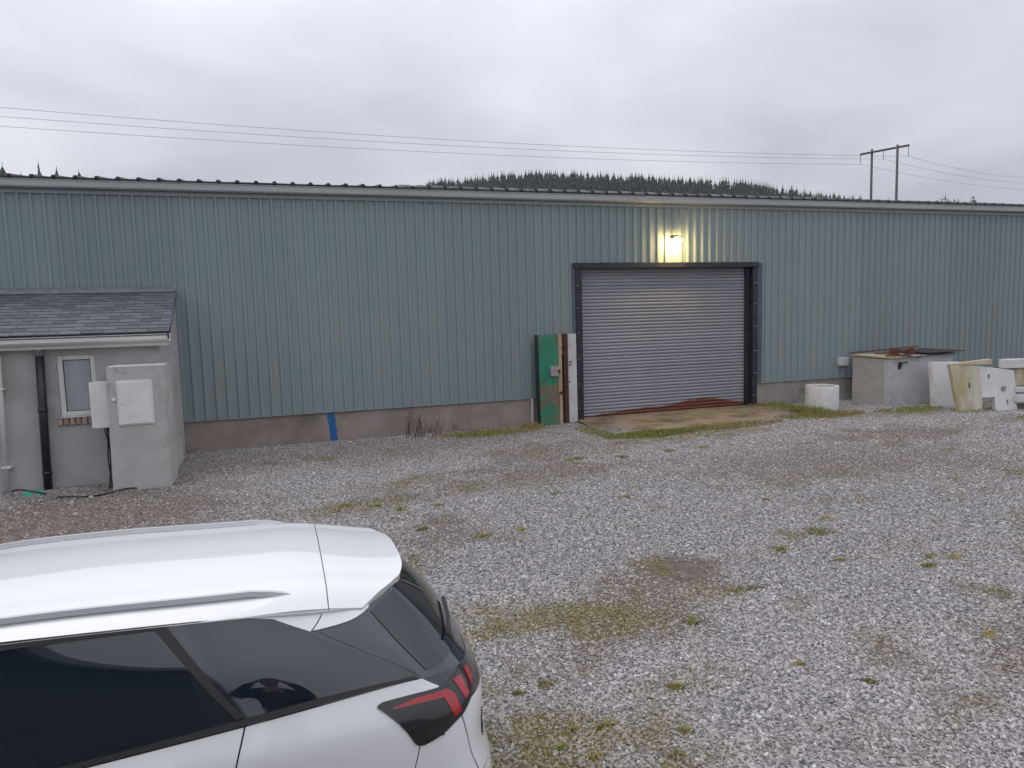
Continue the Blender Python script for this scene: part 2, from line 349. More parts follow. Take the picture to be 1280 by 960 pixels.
def gravel(name, x0, x1, y0, y1, step, density, r0, r1, seed):
    xs = [x0+i*step for i in range(int((x1-x0)/step)+1)]; ys = [y0+i*step for i in range(int((y1-y0)/step)+1)]
    o = sheet(name, xs, ys, stone_, .002)
    g = bpy.data.node_groups.new(name, 'GeometryNodeTree')
    g.interface.new_socket('Geometry', in_out='INPUT', socket_type='NodeSocketGeometry'); g.interface.new_socket('Geometry', in_out='OUTPUT', socket_type='NodeSocketGeometry')
    n = g.nodes; l = g.links; gi = n.new('NodeGroupInput'); go = n.new('NodeGroupOutput')
    dp = n.new('GeometryNodeDistributePointsOnFaces'); dp.distribute_method = 'RANDOM'; dp.inputs['Seed'].default_value = seed
    na = n.new('GeometryNodeInputNamedAttribute'); na.data_type = 'FLOAT'; na.inputs['Name'].default_value = 'cover'
    mu = n.new('ShaderNodeMath'); mu.operation = 'MULTIPLY'; l.new(na.outputs['Attribute'], mu.inputs[0]); mu.inputs[1].default_value = density
    l.new(mu.outputs[0], dp.inputs['Density']); l.new(gi.outputs[0], dp.inputs['Mesh'])
    jn = n.new('GeometryNodeJoinGeometry')
    for k in range(6):
        ic = n.new('GeometryNodeMeshIcoSphere'); ic.inputs['Radius'].default_value = 1.0; ic.inputs['Subdivisions'].default_value = 1
        ns = n.new('ShaderNodeTexNoise'); ns.inputs['Scale'].default_value = 1.1; ns.inputs['Detail'].default_value = 1
        ps = n.new('GeometryNodeInputPosition'); av = n.new('ShaderNodeVectorMath'); av.operation = 'ADD'; av.inputs[1].default_value = (k*7.3, k*3.1, k*5.7)
        l.new(ps.outputs[0], av.inputs[0]); l.new(av.outputs[0], ns.inputs['Vector'])
        sb = n.new('ShaderNodeVectorMath'); sb.operation = 'SUBTRACT'; l.new(ns.outputs['Color'], sb.inputs[0]); sb.inputs[1].default_value = (.5, .5, .5)
        s2 = n.new('ShaderNodeVectorMath'); s2.operation = 'SCALE'; s2.inputs['Scale'].default_value = 1.9; l.new(sb.outputs[0], s2.inputs[0])
        sp = n.new('GeometryNodeSetPosition'); l.new(ic.outputs['Mesh'], sp.inputs['Geometry']); l.new(s2.outputs[0], sp.inputs['Offset'])
        tr = n.new('GeometryNodeTransform'); tr.inputs['Scale'].default_value = (1.0, .74, .48); l.new(sp.outputs[0], tr.inputs['Geometry'])
        sm = n.new('GeometryNodeSetMaterial'); sm.inputs['Material'].default_value = stone_; l.new(tr.outputs[0], sm.inputs['Geometry'])
        gt = n.new('GeometryNodeGeometryToInstance'); l.new(sm.outputs[0], gt.inputs[0]); l.new(gt.outputs[0], jn.inputs[0])
    ip = n.new('GeometryNodeInstanceOnPoints'); ip.inputs['Pick Instance'].default_value = True
    l.new(dp.outputs['Points'], ip.inputs['Points']); l.new(jn.outputs[0], ip.inputs['Instance'])
    ri = n.new('FunctionNodeRandomValue'); ri.data_type = 'INT'
    ri.inputs[4].default_value = 0; ri.inputs[5].default_value = 5; ri.inputs['Seed'].default_value = seed+1; l.new(ri.outputs[2], ip.inputs['Instance Index'])
    rr = n.new('FunctionNodeRandomValue'); rr.data_type = 'FLOAT_VECTOR'; rr.inputs[0].default_value = (-.5, -.5, 0); rr.inputs[1].default_value = (.5, .5, 6.28); rr.inputs['Seed'].default_value = seed+2; l.new(rr.outputs[0], ip.inputs['Rotation'])
    rs = n.new('FunctionNodeRandomValue'); rs.data_type = 'FLOAT'; rs.inputs[2].default_value = 0; rs.inputs[3].default_value = 1; rs.inputs['Seed'].default_value = seed+3
    pw = n.new('ShaderNodeMath'); pw.operation = 'POWER'; l.new(rs.outputs[1], pw.inputs[0]); pw.inputs[1].default_value = 2.0
    ma = n.new('ShaderNodeMath'); ma.operation = 'MULTIPLY_ADD'; l.new(pw.outputs[0], ma.inputs[0]); ma.inputs[1].default_value = r1-r0; ma.inputs[2].default_value = r0; l.new(ma.outputs[0], ip.inputs['Scale'])
    l.new(ip.outputs[0], go.inputs[0])
    md = o.modifiers.new('gravel', 'NODES'); md.node_group = g
    return tag(o, 'loose crushed grey limestone gravel covering the yard', 'gravel', kind='stuff')
gravel('gravel', -3.4, 19.4, -12.9, -.03, .12, 4000, .0075, .0235, 3)

# ------------------------------------------------------------------ warehouse
WX0, WX1 = -9.07, 33.93
PL, CT = 0.5, 4.72
wh = empty('warehouse', (12, 0, -.1))
tag(wh, 'long shed clad in grey-green ribbed metal sheets above a low concrete base', 'warehouse')
def sheet_mesh(x0, w, z0, z1):
    """ribbed wall sheet, ribs on a 0.2 m pitch aligned with x=0"""
    prof = []
    k = math.floor((x0-.2)/.2)
    pts = []
    while k*.2 < x0+w+.2:
        c = k*.2+.02
        pts += [(c-.042, 0), (c-.020, -.035), (c+.020, -.035), (c+.042, 0)]
        k += 1
    prof = [(x, y) for x, y in pts if x0 <= x <= x0+w]
    def at(x):
        for (a, b), (c, d) in zip(pts, pts[1:]):
            if a <= x <= c: return b+(d-b)*(x-a)/max(1e-6, c-a)
        return 0
    prof = [(x0, at(x0))]+prof+[(x0+w, at(x0+w))]
    n = len(prof); b = MB()
    b.v = [(x-x0, y, z) for z in (z0, z1) for x, y in prof]+[(x-x0, y+.004, z) for z in (z0, z1) for x, y in prof]
    b.f = [(i, i+1, n+i+1, n+i) for i in range(n-1)]+[(2*n+i+1, 2*n+i, 3*n+i, 3*n+i+1) for i in range(n-1)]+[(i+1, i, 2*n+i, 2*n+i+1) for i in range(n-1)]+[(n+i, n+i+1, 3*n+i+1, 3*n+i) for i in range(n-1)]
    me = bpy.data.meshes.new('cladding_sheet'); me.from_pydata(b.v, [], b.f); me.update(); me.materials.append(M['cladding']); return me
DX0, DX1, DZ = 7.93, 12.75, 3.45
full = sheet_mesh(-.07, 1.0, PL, CT); over = sheet_mesh(-.07, 1.0, DZ, CT); part_o = sheet_mesh(11.93, DX1-11.93, DZ, CT); part_f = sheet_mesh(DX1, 12.93-DX1, PL, CT)
x = WX0; rw = random.Random(4)
while x < WX1-.5:
    dy = rw.uniform(-.002, .002)
    if abs(x-11.93) < .01:
        share('cladding_sheet', part_o, (x, dy, 0), wh); share('cladding_sheet', part_f, (DX1, dy, 0), wh)
    else: share('cladding_sheet', over if DX0-.01 <= x < 11.9 else full, (x, dy, 0), wh)
    x += 1.0
# rows of fixing screws, too small to pick apart
b = MB(); rs_ = random.Random(3)
k = -40
while k < 168:
    xx = k*.2+.105
    for zz_, pr_ in ((2.72, .8), (.78, .85), (.60, .12)):
        if rs_.random() < pr_ and not (DX0-.05 < xx < DX1+.05 and zz_ < 3.5):
            b.box(xx-.006, xx+.006, -.008, .001, zz_-.006, zz_+.006)
    k += 1
tag(b.build('fixing_screws', 'frame_navy', wh), kind='stuff')
# plinth with gap at the door
pl1 = MB().box(WX0, DX0-.02, .012, .30, -.5, PL-.004).build('plinth', 'plinth', wh, bevel=.008)
pl2 = MB().box(DX1+.02, WX1, .012, .30, -.5, PL-.004).build('plinth', 'concrete', wh, bevel=.008)
b = MB(); zs = [PL-.02-i*.045 for i in range(15)]; rb = random.Random(8)
lv = [(2.44+rb.uniform(-.012, .012)+.004*i, .0085, z) for i, z in enumerate(zs)]; rv = [(2.595+rb.uniform(-.02, .014)+.003*i, .0085, z) for i, z in enumerate(zs)]
b.add(lv+rv+[(x_, .011, z_) for x_, y_, z_ in lv+rv], [(i, i+1, 15+i+1, 15+i) for i in range(14)]+[(30+i, 45+i, 45+i+1, 30+i+1) for i in range(14)]+[(i, 30+i, 31+i, i+1) for i in range(14)]+[(15+i, 16+i, 46+i, 45+i) for i in range(14)])
o = b.build('paint_stripe', 'blue_paint', pl1); o['label'] = 'bright blue vertical paint stripe'
# drip flashing, eaves trim and gutter
bx('drip_flashing', 'trim', wh, WX0, DX0-.02, -.038, .008, PL-.012, PL-.003, bevel=0)
bx('drip_flashing', 'trim', wh, DX1+.02, WX1, -.038, .008, PL-.012, PL-.003, bevel=0)
bx('eaves_trim', 'trim', wh, WX0, WX1, -.045, .0, CT-.025, CT+.05)
gx = WX0
for a_, c_ in zip([WX0, -4.2, -1.05, 1.92, 4.98, 7.95, 10.1, 13.35, 16.4, 19.5, 23, 27], [-4.2, -1.05, 1.92, 4.98, 7.95, 10.1, 13.35, 16.4, 19.5, 23, 27, WX1]):
    prof = [(-.04, 4.775), (-.15, 4.775), (-.175, 4.80), (-.175, 4.90), (-.19, 4.905), (-.19, 4.915), (-.165, 4.915), (-.163, 4.81), (-.145, 4.79), (-.04, 4.79)]
    MB().prism([(a_+.004, y, z) for y, z in prof], (c_-a_-.008, 0, 0)).build('gutter', 'gutter', wh)
    MB().prism([(a_-.02, y*1.02-.002, z) for y, z in [(-.14, 4.77), (-.15, 4.77), (-.18, 4.80), (-.18, 4.905), (-.19, 4.92), (-.16, 4.922), (-.16, 4.81)]], (.04, 0, 0)).build('gutter_joint', 'gutter', wh)
# roof: sheets with three crowns each, dark coated
SL = math.tan(R(8))
def roof_mesh():
    pr = []
    for k in range(3):
        c = .333*k+.10
        pr += [(c-.045, 0), (c-.022, .036), (c+.022, .036), (c+.045, 0)]
    pr = [(0, 0)]+pr+[(1.0, 0)]; n = len(pr); ys = (-.11, 12.0); b = MB()
    b.v = [(x, y, 4.965+h+(y+.11)*SL) for y in ys for x, h in pr]+[(x, y, 4.918+h*.9+(y+.11)*SL) for y in ys for x, h in pr]
    b.f = [(i, i+1, n+i+1, n+i) for i in range(n-1)]+[(2*n+i+1, 2*n+i, 3*n+i, 3*n+i+1) for i in range(n-1)]+[(i, 2*n+i, 2*n+i+1, i+1) for i in range(n-1)]
    me = bpy.data.meshes.new('roof_sheet'); me.from_pydata(b.v, [], b.f); me.update(); me.materials.append(M['roof_dark']); return me
rm = roof_mesh(); x = WX0
while x < WX1-.5: share('roof_sheet', rm, (x, rw.uniform(-.012, .012), rw.uniform(0, .006)), wh); x += 1.0
fm = MB().box(0, .235, -.015, .015, 0, .04).build('roof_filler', 'filler_pale', wh)
bpy.data.objects.remove(fm, do_unlink=False) if False else None
fme = fm.data; first = True; x = 4.43
while x < 14.6:
    for k in range(3):
        xx = x-.5+.10+.06+.333*k
        kw = dict(rot=(0, rw.uniform(-.02, .05), 0))
        if first: fm.location = (xx, -.02, 4.988); first = False
        else: share('roof_filler', fme, (xx, -.02, 4.988+rw.uniform(-.004, .004)), wh, **kw)
    x += 1.0
# the rest of the shed
bx('back_wall', 'cladding', wh, WX0, WX1, 23.9, 24.0, -.3, 4.85, bevel=0)
MB().prism([(WX1, .02, -.3), (WX1, 23.9, -.3), (WX1, 23.9, 4.85), (WX1, 12, 6.5), (WX1, .02, 4.85)], (.1, 0, 0)).build('end_wall', 'cladding', wh)
MB().prism([(WX0-.1, .02, -.3), (WX0-.1, 23.9, -.3), (WX0-.1, 23.9, 4.85), (WX0-.1, 12, 6.5), (WX0-.1, .02, 4.85)], (.1, 0, 0)).build('end_wall', 'cladding', wh)
MB().prism([(WX0, 12.0, 6.55), (WX0, 24.2, 4.85), (WX0, 24.2, 4.92), (WX0, 12.0, 6.63)], (WX1-WX0, 0, 0)).build('rear_roof', 'roof_dark', wh)

# door frame: dark steel surround standing proud, shutter set back in it
fr = MB()
fr.box(DX0-.005, DX0+.15, -.05, .26, -.12, DZ-.123)
fo = fr.build('door_post', 'frame_navy', wh, bevel=.006)
fo2 = MB().box(DX1-.15, DX1-.005, -.05, .26, -.08, DZ-.123).build('door_post', 'frame_navy', wh, bevel=.006)
lt = MB().box(DX0-.04, DX1+.01, -.075, .26, DZ-.12, DZ-.008).build('door_lintel', 'frame_navy', wh, bevel=.006)
bx('door_trim', 'trim_navy', wh, DX0-.11, DX0-.007, -.036, -.006, PL, DZ-.01)
bx('door_trim', 'trim_navy', wh, DX1+.001, DX1+.13, -.042, -.006, PL+.005, DZ-.02)
for xx, yy in ((DX0+.04, -.052), (DX1-.05, -.052), (DX1-.11, -.052)):
    for z_ in (.2, .75, 1.3, 1.9, 2.45, 2.95):
        bx('bolt', 'bolt', fo if xx < 10 else fo2, xx-.012, xx+.012, yy-.012, yy+.004, z_-.012, z_+.012, bevel=0)
def shutter_mat():
    m = mat('shutter', (0.315, 0.325, 0.362), 0.6, (0.27, 0.278, 0.31), 1.5, metallic=.0, rnd=.05, spec=.25, stretch=(.3, 1, 4))
    t = m.node_tree; n = t.nodes; l = t.links; p = n['Principled BSDF']
    cur = p.inputs['Base Color'].links[0].from_socket
    tc = n.new('ShaderNodeNewGeometry'); sp = n.new('ShaderNodeSeparateXYZ'); l.new(tc.outputs['Position'], sp.inputs[0])
    # rust stain of its own shape along the foot of the shutter: height as a curve over x
    fc = n.new('ShaderNodeFloatCurve'); c = fc.mapping.curves[0]
    for i, (px_, py_) in enumerate(((0, .01), (.08, .05), (.35, .13), (.52, .16), (.62, .24), (.74, .26), (.88, .17), (1, .05))):
        if i < 2: c.points[i].location = (px_, py_)
        else: c.points.new(px_, py_)
    mr = n.new('ShaderNodeMapRange'); mr.inputs['From Min'].default_value = 8.08; mr.inputs['From Max'].default_value = 12.6; l.new(sp.outputs[0], mr.inputs[0]); l.new(mr.outputs[0], fc.inputs['Value'])
    nz = n.new('ShaderNodeTexNoise'); nz.inputs['Scale'].default_value = 7; nz.inputs['Detail'].default_value = 5; l.new(tc.outputs['Position'], nz.inputs['Vector'])
    a = n.new('ShaderNodeMath'); a.operation = 'SUBTRACT'; l.new(fc.outputs[0], a.inputs[0]); l.new(sp.outputs[2], a.inputs[1])
    b = n.new('ShaderNodeMath'); b.operation = 'MULTIPLY_ADD'; l.new(nz.outputs[0], b.inputs[0]); b.inputs[1].default_value = .10; l.new(a.outputs[0], b.inputs[2])
    r = n.new('ShaderNodeMapRange'); r.inputs['From Min'].default_value = .095; r.inputs['From Max'].default_value = .135; l.new(b.outputs[0], r.inputs[0])
    x = n.new('ShaderNodeMix'); x.data_type = 'RGBA'; l.new(r.outputs[0], x.inputs[0]); l.new(cur, x.inputs[6]); x.inputs[7].default_value = (.17, .06, .04, 1)
    l.new(x.outputs[2], p.inputs['Base Color'])
    return m
shutter_mat()
sh = empty('roller_shutter', (10.3, .16, -.05)); sh.parent = wh; sh.matrix_parent_inverse = Matrix.Translation(-Vector((12, 0, -.1)))
def slat_mesh():
    p = 0.0765; prof = [(.010, 0), (-.004, .006), (-.016, .020), (-.020, .038), (-.016, .054), (-.004, .066), (.006, .070), (.010, p), (.016, p), (.012, .068), (.002, .060), (-.010, .050), (-.014, .038), (-.010, .024), (.002, .012), (.016, 0)]
    b = MB().prism([(0, y, z) for y, z in prof], (DX1-DX0-.31, 0, 0)); o = b.build('slat', 'shutter', sh)
    return o
s0 = slat_mesh(); s0.location = (DX0+.155, .15, -.05); ORIGIN[s0.name] = s0.location.copy()
for i in range(1, 45): share('slat', s0.data, (DX0+.155, .15+rw.uniform(-.002, .002), -.05+i*.0765), sh)
bx('guide_rail', 'frame_navy', sh, DX0+.152, DX0+.19, .10, .20, -.08, DZ-.122)
bx('guide_rail', 'frame_navy', sh, DX1-.26, DX1-.152, .06, .20, -.06, DZ-.122)
bx('bottom_rail', 'rust', sh, DX0+.2, DX1-.27, .125, .165, -.095, -.052)
bx('blackout', 'car_seam', wh, DX0, DX1, .27, .30, -.3, DZ+.1, bevel=0)

# ------------------------------------------------------------------ concrete apron before the shutter
def apron_mat():
    m = mat('apron', (0.235, 0.18, 0.125), 0.9, (0.115, 0.075, 0.048), 1.3, lo=.46, hi=.62, c3=(0.235, 0.20, 0.075), n3=(1.2, 0.52, 0.66), bump=.3, bscale=30, s3=(.45, 1.6, 1))
    return m
apron_mat()
b = MB(); edge = []
for i in range(41):
    t = i/40; x = 7.85+t*5.15; n_ = .10*noise.noise(Vector((x*1.3, 2, 0)))
    y = -1.75-.28*math.sin(t*3.1)+n_+.9*(sstep(.18, 0, t))+.75*sstep(.72, 1, t)
    edge.append((x, y))
v = []; rows = 14
for j in range(rows+1):
    for x, y in edge:
        yy = .26+(y-.26)*j/rows; q = j/rows
        v.append((x, yy, -.055-.02*q-.05*sstep(.9, 1, q)+.012*noise.noise(Vector((x*1.2, yy*1.2, 5)))))
b.add(v, [(j*41+i, j*41+i+1, (j+1)*41+i+1, (j+1)*41+i) for j in range(rows) for i in range(40)])
k = len(b.v); b.v += [(x, y-.03, -.25) for x, y in edge]
b.f += [(rows*41+i, rows*41+i+1, k+i+1, k+i) for i in range(40)]
ap = b.build('apron', 'apron', None, smooth=True); tag(ap, kind='structure')

# ------------------------------------------------------------------ floodlight over the shutter
LX, LZ = 10.37, 3.93
fl = empty('floodlight', (LX, -.03, LZ)); tag(fl, 'small lit floodlight glowing yellow above the roller shutter', 'floodlight')
bx('bracket', 'lamp_housing', fl, LX-.03, LX+.03, -.20, -.028, LZ+.03, LZ+.07)
MB().hexa([(LX-.11, -.30, LZ+.01), (LX+.11, -.30, LZ+.01), (LX+.11, -.14, LZ+.075), (LX-.11, -.14, LZ+.075), (LX-.11, -.31, LZ+.09), (LX+.11, -.31, LZ+.09), (LX+.11, -.15, LZ+.13), (LX-.11, -.15, LZ+.13)]).build('housing', 'lamp_housing', fl, bevel=.008)
MB().lathe([(.001, -.10), (.07, -.085), (.115, -.03), (.115, .03), (.001, .03)], (LX, -.24, LZ), n=20).build('bulb', 'lamp_glow', fl, smooth=True)
ld = bpy.data.lights.new('lamp_light', 'SPOT'); ld.energy = 90; ld.color = (1.0, .56, .15); ld.spot_size = R(150); ld.spot_blend = 1.0; ld.shadow_soft_size = .08
lo_ = bpy.data.objects.new('lamp_light', ld); col.objects.link(lo_); lo_.location = (LX, -.24, LZ-.07); lo_.rotation_euler = (R(12), 0, 0); inv_parent(lo_, fl)
lo_.matrix_parent_inverse = Matrix.Translation(-Vector((LX, -.03, LZ)))

# ------------------------------------------------------------------ lean-to annex with slate roof
AX0, AX1, AY = -5.2, -.20, -2.3
an = empty('annex', (-2.5, -1.2, -.1)); tag(an, 'small grey rendered lean-to with slate roof, white gutter and one window', 'annex')
WX_0, WX_1, WZ0, WZ1 = -1.63, -1.11, .99, 1.93
b = MB()
b.box(AX0, WX_0, AY, AY+.2, -.5, 2.17); b.box(WX_1, AX1, AY, AY+.2, -.5, 2.17); b.box(WX_0, WX_1, AY, AY+.2, -.5, WZ0-.13); b.box(WX_0, WX_1, AY, AY+.2, WZ1, 2.17)
b.build('front_wall', 'render_grey', an)
MB().prism([(AX1-.2, AY+.2, -.5), (AX1-.2, -.04, -.5), (AX1-.2, -.04, 2.90), (AX1-.2, AY+.2, 2.17), ], (.2, 0, 0)).build('side_wall', 'render_grey', an)
MB().prism([(AX0, AY+.2, -.5), (AX0, -.04, -.5), (AX0, -.04, 2.90), (AX0, AY+.2, 2.17)], (.2, 0, 0)).build('side_wall', 'render_grey', an)
# broad corner buttress foot at the right-hand corner
MB().hexa([(AX1-.02, -1.55, -.4), (AX1+.05, -1.5, -.4), (AX1+.05, -.6, -.4), (AX1-.02, -.6, -.4), (AX1-.02, -1.5, .30), (AX1+.012, -1.45, .30), (AX1+.012, -.65, .30), (AX1-.02, -.65, .30)]).build('wall_footing', 'pier_grey', an, bevel=.01)
# window
wn = empty('window', (-1.37, AY+.06, WZ0)); wn.parent = an; wn.matrix_parent_inverse = Matrix.Translation(-Vector((-2.5, -1.2, -.1)))
b = MB(); y0, y1 = AY+.03, AY+.10
b.box(WX_0, WX_0+.075, y0, y1, WZ0, WZ1); b.box(WX_1-.075, WX_1, y0, y1, WZ0, WZ1); b.box(WX_0+.075, WX_1-.075, y0, y1, WZ0, WZ0+.075); b.box(WX_0+.075, WX_1-.075, y0, y1, WZ1-.075, WZ1)
b.build('frame', 'white_pvc', wn, bevel=.008)
bx('pane', 'blind', wn, WX_0+.07, WX_1-.07, y0+.03, y0+.045, WZ0+.07, WZ1-.07, bevel=0)
b = MB()
b.box(WX_0+.07, WX_0+.082, y0+.012, y0+.03, WZ0+.07, WZ1-.07); b.box(WX_1-.082, WX_1-.07, y0+.012, y0+.03, WZ0+.07, WZ1-.07); b.box(WX_0+.082, WX_1-.082, y0+.012, y0+.03, WZ0+.07, WZ0+.082); b.box(WX_0+.082, WX_1-.082, y0+.012, y0+.03, WZ1-.082, WZ1-.07)
b.build('gasket', 'car_seam', wn)
bx('sill_board', 'white_pvc', wn, WX_0-.0, WX_1, AY-.02, y0, WZ0-.018, WZ0)
x = WX_0-.04; sb0 = None
while x < WX_1+.02:
    if sb0 is None: sb0 = MB().box(0, .070, -.045, .16, -.125, -.02).build('sill_brick', 'brick_sill', wn, bevel=.006); sb0.location = (x, AY, WZ0); me_ = sb0.data
    else: share('sill_brick', me_, (x, AY, WZ0), wn)
    x += .082
# slate roof
RY0, RZ0, RY1, RZ1 = -2.60, 2.235, -.05, 2.965
sl = math.atan2(RZ1-RZ0, RY1-RY0); ln = math.hypot(RZ1-RZ0, RY1-RY0)
rf = MB().hexa([(AX0-.05, RY0+.02, RZ0-.05), (AX1+.17, RY0+.02, RZ0-.05), (AX1+.02, RY1, RZ1-.05), (AX0-.05, RY1, RZ1-.05), (AX0-.05, RY0+.02, RZ0-.012), (AX1+.17, RY0+.02, RZ0-.012), (AX1+.02, RY1, RZ1-.012), (AX0-.05, RY1, RZ1-.012)]).build('roof', 'lead', an)
def slate_mesh(w):
    h = .40
    b = MB().box(.004, w-.004, 0, h, 0, .013); o = b.build('slate', 'slate', None); me = o.data; bpy.data.objects.remove(o); return me
sfull = slate_mesh(.30); shalf = slate_mesh(.15)
NC = 14; ex = ln/NC; rsl = random.Random(11)
for c in range(NC):
    s = c*ex; xr = AX1+.19-.15*s/ln; x = xr-(.30 if c % 2 == 0 else .15); w = .30 if c % 2 == 0 else .15
    while x > AX0-.2:
        o = share('slate', sfull if w > .2 else shalf, (x, RY0+s*math.cos(sl), RZ0+s*math.sin(sl)+.003+rsl.uniform(0, .003)), rf, rot=(sl-.040+rsl.uniform(-.006, .006), 0, rsl.uniform(-.006, .006)))
        if c >= NC-2: o.scale = (1, .55, 1)
        w = .30; x -= .30
b = MB(); pts = []
xx = AX0
while xx < AX1+.03:
    pts.append((xx, 3.045+.014*math.sin(xx*31.4)+.010*rsl.random())); xx += .05
for (xa, za), (xb, zb) in zip(pts, pts[1:]):
    b.add([(xa, -.22, RZ1-.025), (xb, -.22, RZ1-.025), (xb, -.038, RZ1+.02), (xa, -.038, RZ1+.02), (xb, -.036, zb), (xa, -.036, za)], [(0, 1, 2, 3), (3, 2, 4, 5)])
b.build('lead_flashing', 'lead', rf, smooth=True)
MB().hexa([(AX1+.165, RY0+.01, RZ0-.10), (AX1+.19, RY0+.01, RZ0-.10), (AX1+.045, RY1, RZ1-.09), (AX1+.02, RY1, RZ1-.09), (AX1+.165, RY0+.01, RZ0+.004), (AX1+.19, RY0+.01, RZ0+.004), (AX1+.045, RY1, RZ1+.004), (AX1+.02, RY1, RZ1+.004)]).build('verge_board', 'frame_navy', rf)
# fascia, soffit, gutter, pipes
bx('fascia', 'white_pvc', an, AX0-.05, AX1+.16, -2.46, -2.435, 2.03, 2.19)
bx('soffit', 'white_pvc', an, AX0-.05, AX1+.15, -2.434, AY-.003, 2.03, 2.05)
gp = [(-2.463, 2.20), (-2.463, 2.125), (-2.49, 2.10), (-2.54, 2.10), (-2.572, 2.13), (-2.575, 2.20), (-2.585, 2.205), (-2.585, 2.213), (-2.565, 2.213), (-2.562, 2.135), (-2.535, 2.11), (-2.495, 2.11), (-2.473, 2.13), (-2.473, 2.20)]
gu = MB().prism([(AX0-.05, y, z) for y, z in gp], (AX1-AX0+.23, 0, 0)).build('gutter', 'white_pvc', an)
for xx in (-1.62, -.95, -.18, -2.9, -4): bx('gutter_clip', 'white_pvc', gu, xx-.012, xx+.012, -2.589, -2.465, 2.205, 2.219)
bx('gutter_end_cap', 'white_pvc', gu, AX1+.181, AX1+.195, -2.59, -2.458, 2.09, 2.217)
MB().tube([(-1.81, -2.40, 1.93), (-1.835, -2.40, .9), (-1.86, -2.40, -.2)], .058, 14).build('soil_pipe', 'black_pipe', an, smooth=1.0)
MB().tube([(-1.81, -2.40, 1.93), (-1.81, -2.40, 2.0), (-1.81, -2.39, 2.03)], .062, 14).build('pipe_cowl', 'lead', an, smooth=1.0)
for z_ in (.14, 1.1): MB().tube([(-1.852+.02*z_, -2.40, z_), (-1.852+.02*z_, -2.40, z_+.05)], .067, 14).build('pipe_collar', 'black_pipe', an, smooth=1.0)
MB().tube([(-2.34, -2.40, 2.08), (-2.345, -2.38, 1.8), (-2.385, -2.38, -.05)], .034, 12).build('downpipe', 'white_pvc', an, smooth=1.0)
for z_ in (1.45, .28): bx('pipe_clip', 'white_pvc', an, -2.43, -2.30, -2.425, -2.302, z_, z_+.03)

# rendered pier with the two meter boxes
pi_ = MB().hexa([(-.875, -3.0, -.4), (-.085, -3.0, -.4), (-.07, -2.303, -.4), (-.87, -2.303, -.4), (-.828, -3.0, 1.757), (-.056, -3.0, 1.757), (-.056, -2.303, 1.757), (-.828, -2.303, 1.757)]).build('meter_pier', 'pier_grey', None, bevel=.006)
tag(pi_, 'stained grey concrete pier standing against the front of the slate-roofed annex', 'pier')
cb = empty('meter_cabinet', (-.465, -3.0, .9)); tag(cb, 'white electricity meter cabinet set into the face of the grey pier', 'meter cabinet')
bx('cabinet_frame', 'cabinet_white', cb, -.715, -.235, -3.022, -2.98, .885, 1.545, bevel=.006)
cdr = bx('cabinet_door', 'cabinet_white', cb, -.695, -.255, -3.038, -3.024, .905, 1.525, bevel=.005)
bx('lock', 'lamp_housing', cdr, -.655, -.64, -3.043, -3.036, 1.19, 1.205, bevel=.002)
vt = MB().lathe([(.001, -.03), (.022, -.028), (.03, -.01), (.03, .01), (.001, .01)], (-.76, -3.0, 1.27), 'y', 14).build('vent_cap', 'white_pvc', None, smooth=True)
tag(vt, 'tiny white round cap on the pier left of the white cabinet', 'cap')
gb = empty('junction_box', (-1.0, -2.7, .85)); tag(gb, 'light grey junction box fixed beside the pier in front of the window, cables below', 'junction box')
bx('box_body', 'cabinet_grey', gb, -1.10, -.876, -2.78, -2.42, .852, 1.522, bevel=.01)
bx('box_lid', 'cabinet_white', gb, -1.112, -.872, -2.805, -2.782, .843, 1.532, bevel=.008)
bx('wall_bracket', 'steel_grey', gb, -1.02, -.95, -2.42, -2.302, 1.1, 1.2)
for i, (dx, bow) in enumerate(((0, .05), (.035, .02), (.06, -.03), (.085, .01))):
    P = [(-1.0+dx+bow*math.sin(t*math.pi)+.03*t, -2.62-.12*t+.03*math.sin(t*5+i), .86-.99*t) for t in [k/12 for k in range(13)]]
    MB().tube(P, .011, 6).build('cable', 'cable_black', gb, smooth=True)
P = [(-2.28+.55*t, -2.55-.35*math.sin(t*2.6)-.25*t, -.05+.10*math.sin(t*3.1)+.01) for t in [k/20 for k in range(21)]]
tag(MB().tube(P, .013, 6).build('cable', 'cable_black', None, smooth=True), 'black cable end looping over the ground by the white downpipe', 'cable')
P = [(-1.55+1.0*t, -3.12-.12*math.sin(t*5), terrain(-1.5+t, -3.15)+.025+.012*math.sin(t*9)) for t in [k/24 for k in range(25)]]
tag(MB().tube(P, .012, 6).build('cable', 'cable_black', None, smooth=True), 'black cable lying on the ground at the foot of the pier', 'cable')
b = MB(); rg = random.Random(2); c0 = Vector((-1.98, -2.72, -.085))
for i in range(9):
    a = rg.uniform(0, 6.3); r = rg.uniform(.02, .09); p = c0+Vector((r*1.4*math.cos(a), r*math.sin(a), 0)); h = rg.uniform(.02, .05)
    b.add([p+Vector((-.05, -.02, 0)), p+Vector((.05, -.03, .005)), p+Vector((.04, .03, h)), p+Vector((-.04, .03, h*.7)), p+Vector((0, 0, h+.02))], [(0, 1, 4), (1, 2, 4), (2, 3, 4), (3, 0, 4)])
tag(b.build('plastic_scrap', 'teal_plastic', None), 'crumpled scrap of green plastic on the ground by the annex', 'scrap')

